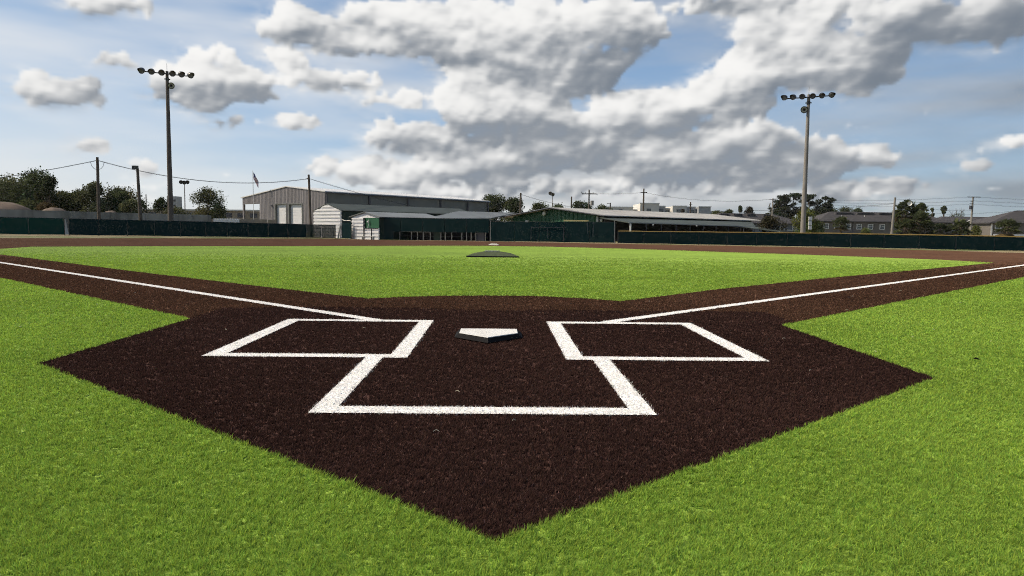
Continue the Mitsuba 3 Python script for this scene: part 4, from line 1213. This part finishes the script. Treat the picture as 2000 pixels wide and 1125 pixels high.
tree('reddish brown shrub hanging over the concrete wall', -60.1, 99, 3.7, 3.2, (.085, .062, .030), 3000, .25, 7, low=.0, lobes=10, name='shrub', cat_='shrub')
tree('tree sloping down to the right behind the wooden pole', -55.9, 109, 5.6, 4.6, OAK, 4500, .3, 8, low=.1)
tree('small tree at the right foot of the left oak group', -53.6, 107, 4.6, 2.6, OLIVE, 2200, .26, 9)
tree('round bushy tree left of the brown floodlight pole', -54.1, 118, 5.35, 3.0, (.038, .055, .024), 3500, .26, 10, low=.0)
tree('open airy tree left of the warehouse with sky showing through', -46.8, 118, 6.8, 7.2, OLIVE, 4800, .26, 11, lobes=22, open_=.8)
tree('wide dark tree filling the gap below the tallest left oak', -66.0, 113, 5.6, 5.5, OAK, 5000, .28, 14, low=.0, lobes=16)
tree('broad olive tree behind the nearest wooden pole, reaching to the wall', -57.6, 112, 6.3, 7.0, OLIVE, 6500, .28, 15, low=.0, lobes=20)
tree('low ragged bush under the airy tree by the warehouse porch', -44.6, 117, 4.2, 4.0, OAK, 3200, .26, 12, low=.05)
tree('shrub at the foot of the airy tree', -49.4, 112, 3.6, 3.6, OLIVE, 2400, .25, 13, low=.0, name='shrub', cat_='shrub')
tree('tallest dark tree right behind the far end of the warehouse', -1.4, 190, 9.6, 7.5, OAK, 5000, .5, 20)
tree('second dark tree behind the warehouse end', 3.6, 186, 8.8, 7.4, OAK, 4500, .5, 21)
tree('low tree behind the barn ridge left of the lamp mast', 11.0, 200, 8.3, 7.5, OAK, 3500, .5, 22)
tree('low tree behind the barn ridge right of the lamp mast', 16.3, 203, 7.9, 7, OAK, 3200, .5, 23)
tree('dark tree behind the barn roof at the transformer pole', 23.0, 205, 9.0, 7.2, OAK, 3800, .5, 24)
tree('dark tree behind the barn roof right of the transformer pole', 29.5, 206, 8.1, 7, OAK, 3400, .5, 25)
tree('short tree before the apartment windows', 62.4, 246, 8.6, 3.6, (.045, .035, .025), 900, .45, 26, name='tree', open_=.7)
tree('dark treetop between the apartments and the dark roofed house', 72.0, 240, 7.8, 6, OAK, 2200, .5, 27)
tree('dark treetop just left of the dark house roof', 76.6, 241, 8.2, 4.5, OAK, 1800, .5, 28)
tree('narrow dark cypress above the dark house roof', 78.6, 236, 9.6, 2.2, OAK, 1500, .45, 29, lobes=8)
tree('reddish treetop above the dark house roof', 82.0, 236, 9.2, 4.2, (.05, .04, .025), 2200, .45, 30)
for i, (x, zt, w_) in enumerate(((106.5, 9.3, 6), (111.5, 9.0, 6), (116.0, 9.7, 6.5), (120.5, 9.3, 5.5))):
    tree(('dark treetop behind the taupe house, first right of the pines', 'dark treetop behind the taupe house, second right of the pines', 'dark treetop behind the taupe house, third right of the pines', 'dark treetop behind the taupe house, fourth right of the pines')[i], x, 242, zt, w_, OAK, 2200, .5, 31 + i)
tree('bright green bush behind the right floodlight pole', 38.9, 92, 3.75, 3.7, SUNNY, 6000, .2, 40, low=.0, lobes=16, name='bush', cat_='bush')
tree('darker brown bush left of the bright green bush', 36.4, 96, 2.9, 3.4, (.05, .045, .025), 3000, .22, 41, low=.0, name='bush', cat_='bush')
tree('dark shrub right of the bright green bush', 42.2, 96, 2.4, 3.4, OAK, 2600, .22, 42, low=.0, name='bush', cat_='bush')
tree('small dark shrub under the left palm by the taupe house', 57.7, 130, 2.4, 3.0, OAK, 1800, .25, 43, low=.0, name='shrub', cat_='shrub')
tree('small pale green shrub before the taupe house', 71.4, 140, 2.0, 2.4, SUNNY, 1400, .25, 44, low=.0, name='shrub', cat_='shrub')
tree('yellow-green shrub in front of the blue-grey gable', 74.8, 112, 2.3, 2.2, SUNNY, 1800, .2, 45, low=.0, name='shrub', cat_='shrub')
tree('thin dark tree behind the big palm at right', 142.0, 236, 9.6, 2.2, OAK, 700, .5, 46, open_=.8)
tree('narrow dark tree behind the blue-grey house roof', 146.0, 236, 10.4, 2.4, OAK, 1300, .5, 47, lobes=8)


def pine(label, x, y, ztop, width, seed):
    rng = np.random.default_rng(2000 + seed)
    k = thing('pine_tree', label, 'pine tree')
    zb = -.45
    H = ztop - zb
    b = [tube([(x, y, zb), (x + rng.normal() * .3, y, zb + H * .5), (x, y, zb + H * .96)], [.24, .19, .08], 8)]
    cen, rad = [], []
    for i in range(26):
        t = rng.uniform(.45, 1.0)
        a, q = rng.uniform(0, 2 * math.pi), width / 2 * rng.uniform(.25, .95) * (1.25 - .8 * max(t - .55, 0))
        e = np.array([x + q * math.cos(a), y + q * math.sin(a), zb + H * t - .3])
        s = np.array([x, y, zb + H * (t - .10)])
        b.append(tube([s, (s + e) / 2 + [0, 0, -.1], e], [.07, .05, .03], 5))
        cen.append(e)
        rad.append(rng.uniform(.7, 1.3))
    cen.append((x, y, ztop - .6))
    rad.append(.9)
    part(k, 'trunk', cat(*b), 'bark')
    m, c = leaves(rng, cen, rad, 5200, .42, (.030, .040, .022), flat=.6)
    part(k, 'crown', m, 'foliage', color=c)


pine('tall pine left of the right floodlight pole, leftmost of the pines', 89.3, 230, 12.9, 6.2, 1)
pine('tallest pine close to the left of the right floodlight pole', 94.4, 232, 13.6, 6.4, 2)
pine('tall pine directly behind the right floodlight pole', 97.0, 226, 12.9, 5.4, 3)
pine('tall pine right of the right floodlight pole', 100.4, 222, 12.3, 5.8, 4)
pine('short pine below the leftmost tall pine', 87.6, 226, 8.6, 5.0, 5)
pine('short pine below the right floodlight pole pines at their right', 103.4, 228, 9.6, 5.2, 6)


def palm(label, x, y, ztop, width, seed, fronds=34, col=(.085, .10, .045), skirt=.5, group=None, trunk=True, name='palm_tree'):
    """A fan palm: leaf stalks bursting from the trunk's head, each ending in a fan of narrow blades."""
    rng = np.random.default_rng(3000 + seed)
    k = thing(name, label, 'palm tree', group)
    zb = float(zg(x, y))
    R = width / 2
    head = np.array([x, y, ztop - R * .75])
    part(k, 'trunk', tube([(x, y, zb - .2), (x + .03, y, (zb + head[2]) / 2), tuple(head)], [.24, .20, .17], 10), 'bark')
    V, F, C, st = [], [], [], []
    at = 0
    for i in range(fronds):
        a = rng.uniform(0, 2 * math.pi)
        elv = rng.uniform(-.9 * skirt - .3, 1.35)
        d = np.array([math.cos(a) * math.cos(elv), math.sin(a) * math.cos(elv), math.sin(elv)])
        L = R * rng.uniform(.45, .65)
        tip = head + d * L - np.array([0, 0, .12 * L])
        st.append(tube([tuple(head), tuple(head + d * L * .6), tuple(tip)], [.022, .018, .012], 4))
        side = np.cross(d, [0, 0, 1.0])
        side /= np.linalg.norm(side) + 1e-9
        upn = np.cross(side, d)
        shade = rng.uniform(.6, 1.45)
        dead = elv < -.55
        base = np.array((.11, .085, .045)) if dead else np.asarray(col)
        for j in range(15):
            th = (j - 7) / 7 * 1.9
            bl = R * rng.uniform(.42, .60) * (1 - .12 * abs(th))
            e = d * math.cos(th) + side * math.sin(th) + upn * .25 * math.cos(th * 1.3)
            droop = np.array([0, 0, -.35 * bl * rng.uniform(.5, 1.3)])
            w = np.cross(e, upn)
            w = w / (np.linalg.norm(w) + 1e-9) * (.045 * R * .9 + .02)
            mid, end = tip + e * bl * .55 + droop * .15, tip + e * bl + droop
            V += [tip, mid + w, end, mid - w]
            F += [[at, at + 1, at + 2], [at, at + 2, at + 3]]
            C += [base * shade * rng.uniform(.75, 1.25)] * 4
            at += 4
    part(k, 'stalks', cat(*st), 'bark')
    part(k, 'fronds', tm(V, F), 'foliage', color=np.clip(np.array(C), .004, .6))
    return k


palm('tallest palm of the big dense clump before the taupe house', 62.2, 110, 5.95, 4.2, 1, 60, skirt=1.0)
palm('right palm of the big dense clump before the taupe house', 65.0, 111, 5.6, 3.0, 2, 46, skirt=1.0)
palm('low palm filling the left foot of the big clump', 61.3, 108.5, 3.3, 3.9, 3, 50, skirt=1.0)
palm('low palm filling the right foot of the big clump', 64.4, 109, 3.2, 3.8, 4, 50, (.058, .070, .032), skirt=1.0)
palm('low palm in the middle of the big clump', 62.9, 107.8, 4.3, 3.6, 10, 50, skirt=1.0)
palm('palm standing before the left windows of the taupe house', 60.8, 128, 3.85, 3.3, 5, 40)
palm('low bushy palm just right of the big palm clump', 68.9, 112, 2.6, 3.2, 6, 40, skirt=.9)
palm('palm with drooping fronds left of the tall right utility pole', 70.7, 110, 3.35, 3.5, 7, 44)
palm('palm in front of the white garage doors at the right edge', 75.2, 106, 3.35, 3.9, 8, 46, skirt=.8)
palm('small far palm left of the round bushy tree at left', -60.7, 125, 5.1, 1.9, 9, 26)


def bare(label, x, y, ztop, seed):
    rng = np.random.default_rng(4000 + seed)
    k = thing('bare_tree', label, 'tree')
    b = [tube([(x, y, -.5), (x + .1, y, ztop)], [.14, .03], 6)]
    for i in range(16):
        s = np.array([x + .05, y, ztop * rng.uniform(.45, .9)])
        a = rng.uniform(0, 6.3)
        L = rng.uniform(.7, 1.7)
        b.append(tube([s, s + [L * .5 * math.cos(a), L * .5 * math.sin(a), L * .5], s + [L * .75 * math.cos(a), L * .75 * math.sin(a), L * 1.1]], [.045, .035, .015], 4))
    part(k, 'branches', cat(*b), 'bark')
    m, c = leaves(rng, [(x, y, ztop * .75), (x + .4, y, ztop * .62)], [1.0, 1.1], 260, .32, OAK)
    part(k, 'foliage', m, 'foliage', color=c)


bare('thin leafless tree right of the narrow dark tree', 150.0, 236, 9.6, 1)
bare('taller leafless tree at the right of the bare group', 153.0, 238, 9.9, 2)
bare('short leafless tree at the left of the bare group', 148.2, 235, 8.8, 3)
one('white_dish', aim(lamp_bowl(.32, .16), (61.3, 107.6, 5.45), (40, 60, 4)), 'sign_white', 'small white dish lamp in the top of the big palm clump', 'lamp')

# ------------------------------------------------------------------ air
scene['air'] = {'type': 'homogeneous', 'albedo': {'type': 'rgb', 'value': [.95, .95, .95]}, 'sigma_t': .00007}
scene['haze'] = {'type': 'cube', 'to_world': T().translate([0, 1000, 9.0]).scale([4100, 4100, 10.6]), 'bsdf': {'type': 'null'}, 'interior': {'type': 'ref', 'id': 'air'}}
labels['haze'] = {'kind': 'stuff', 'label': 'thin haze over the field and the distance'}
scene['camera']['medium'] = {'type': 'ref', 'id': 'air'}
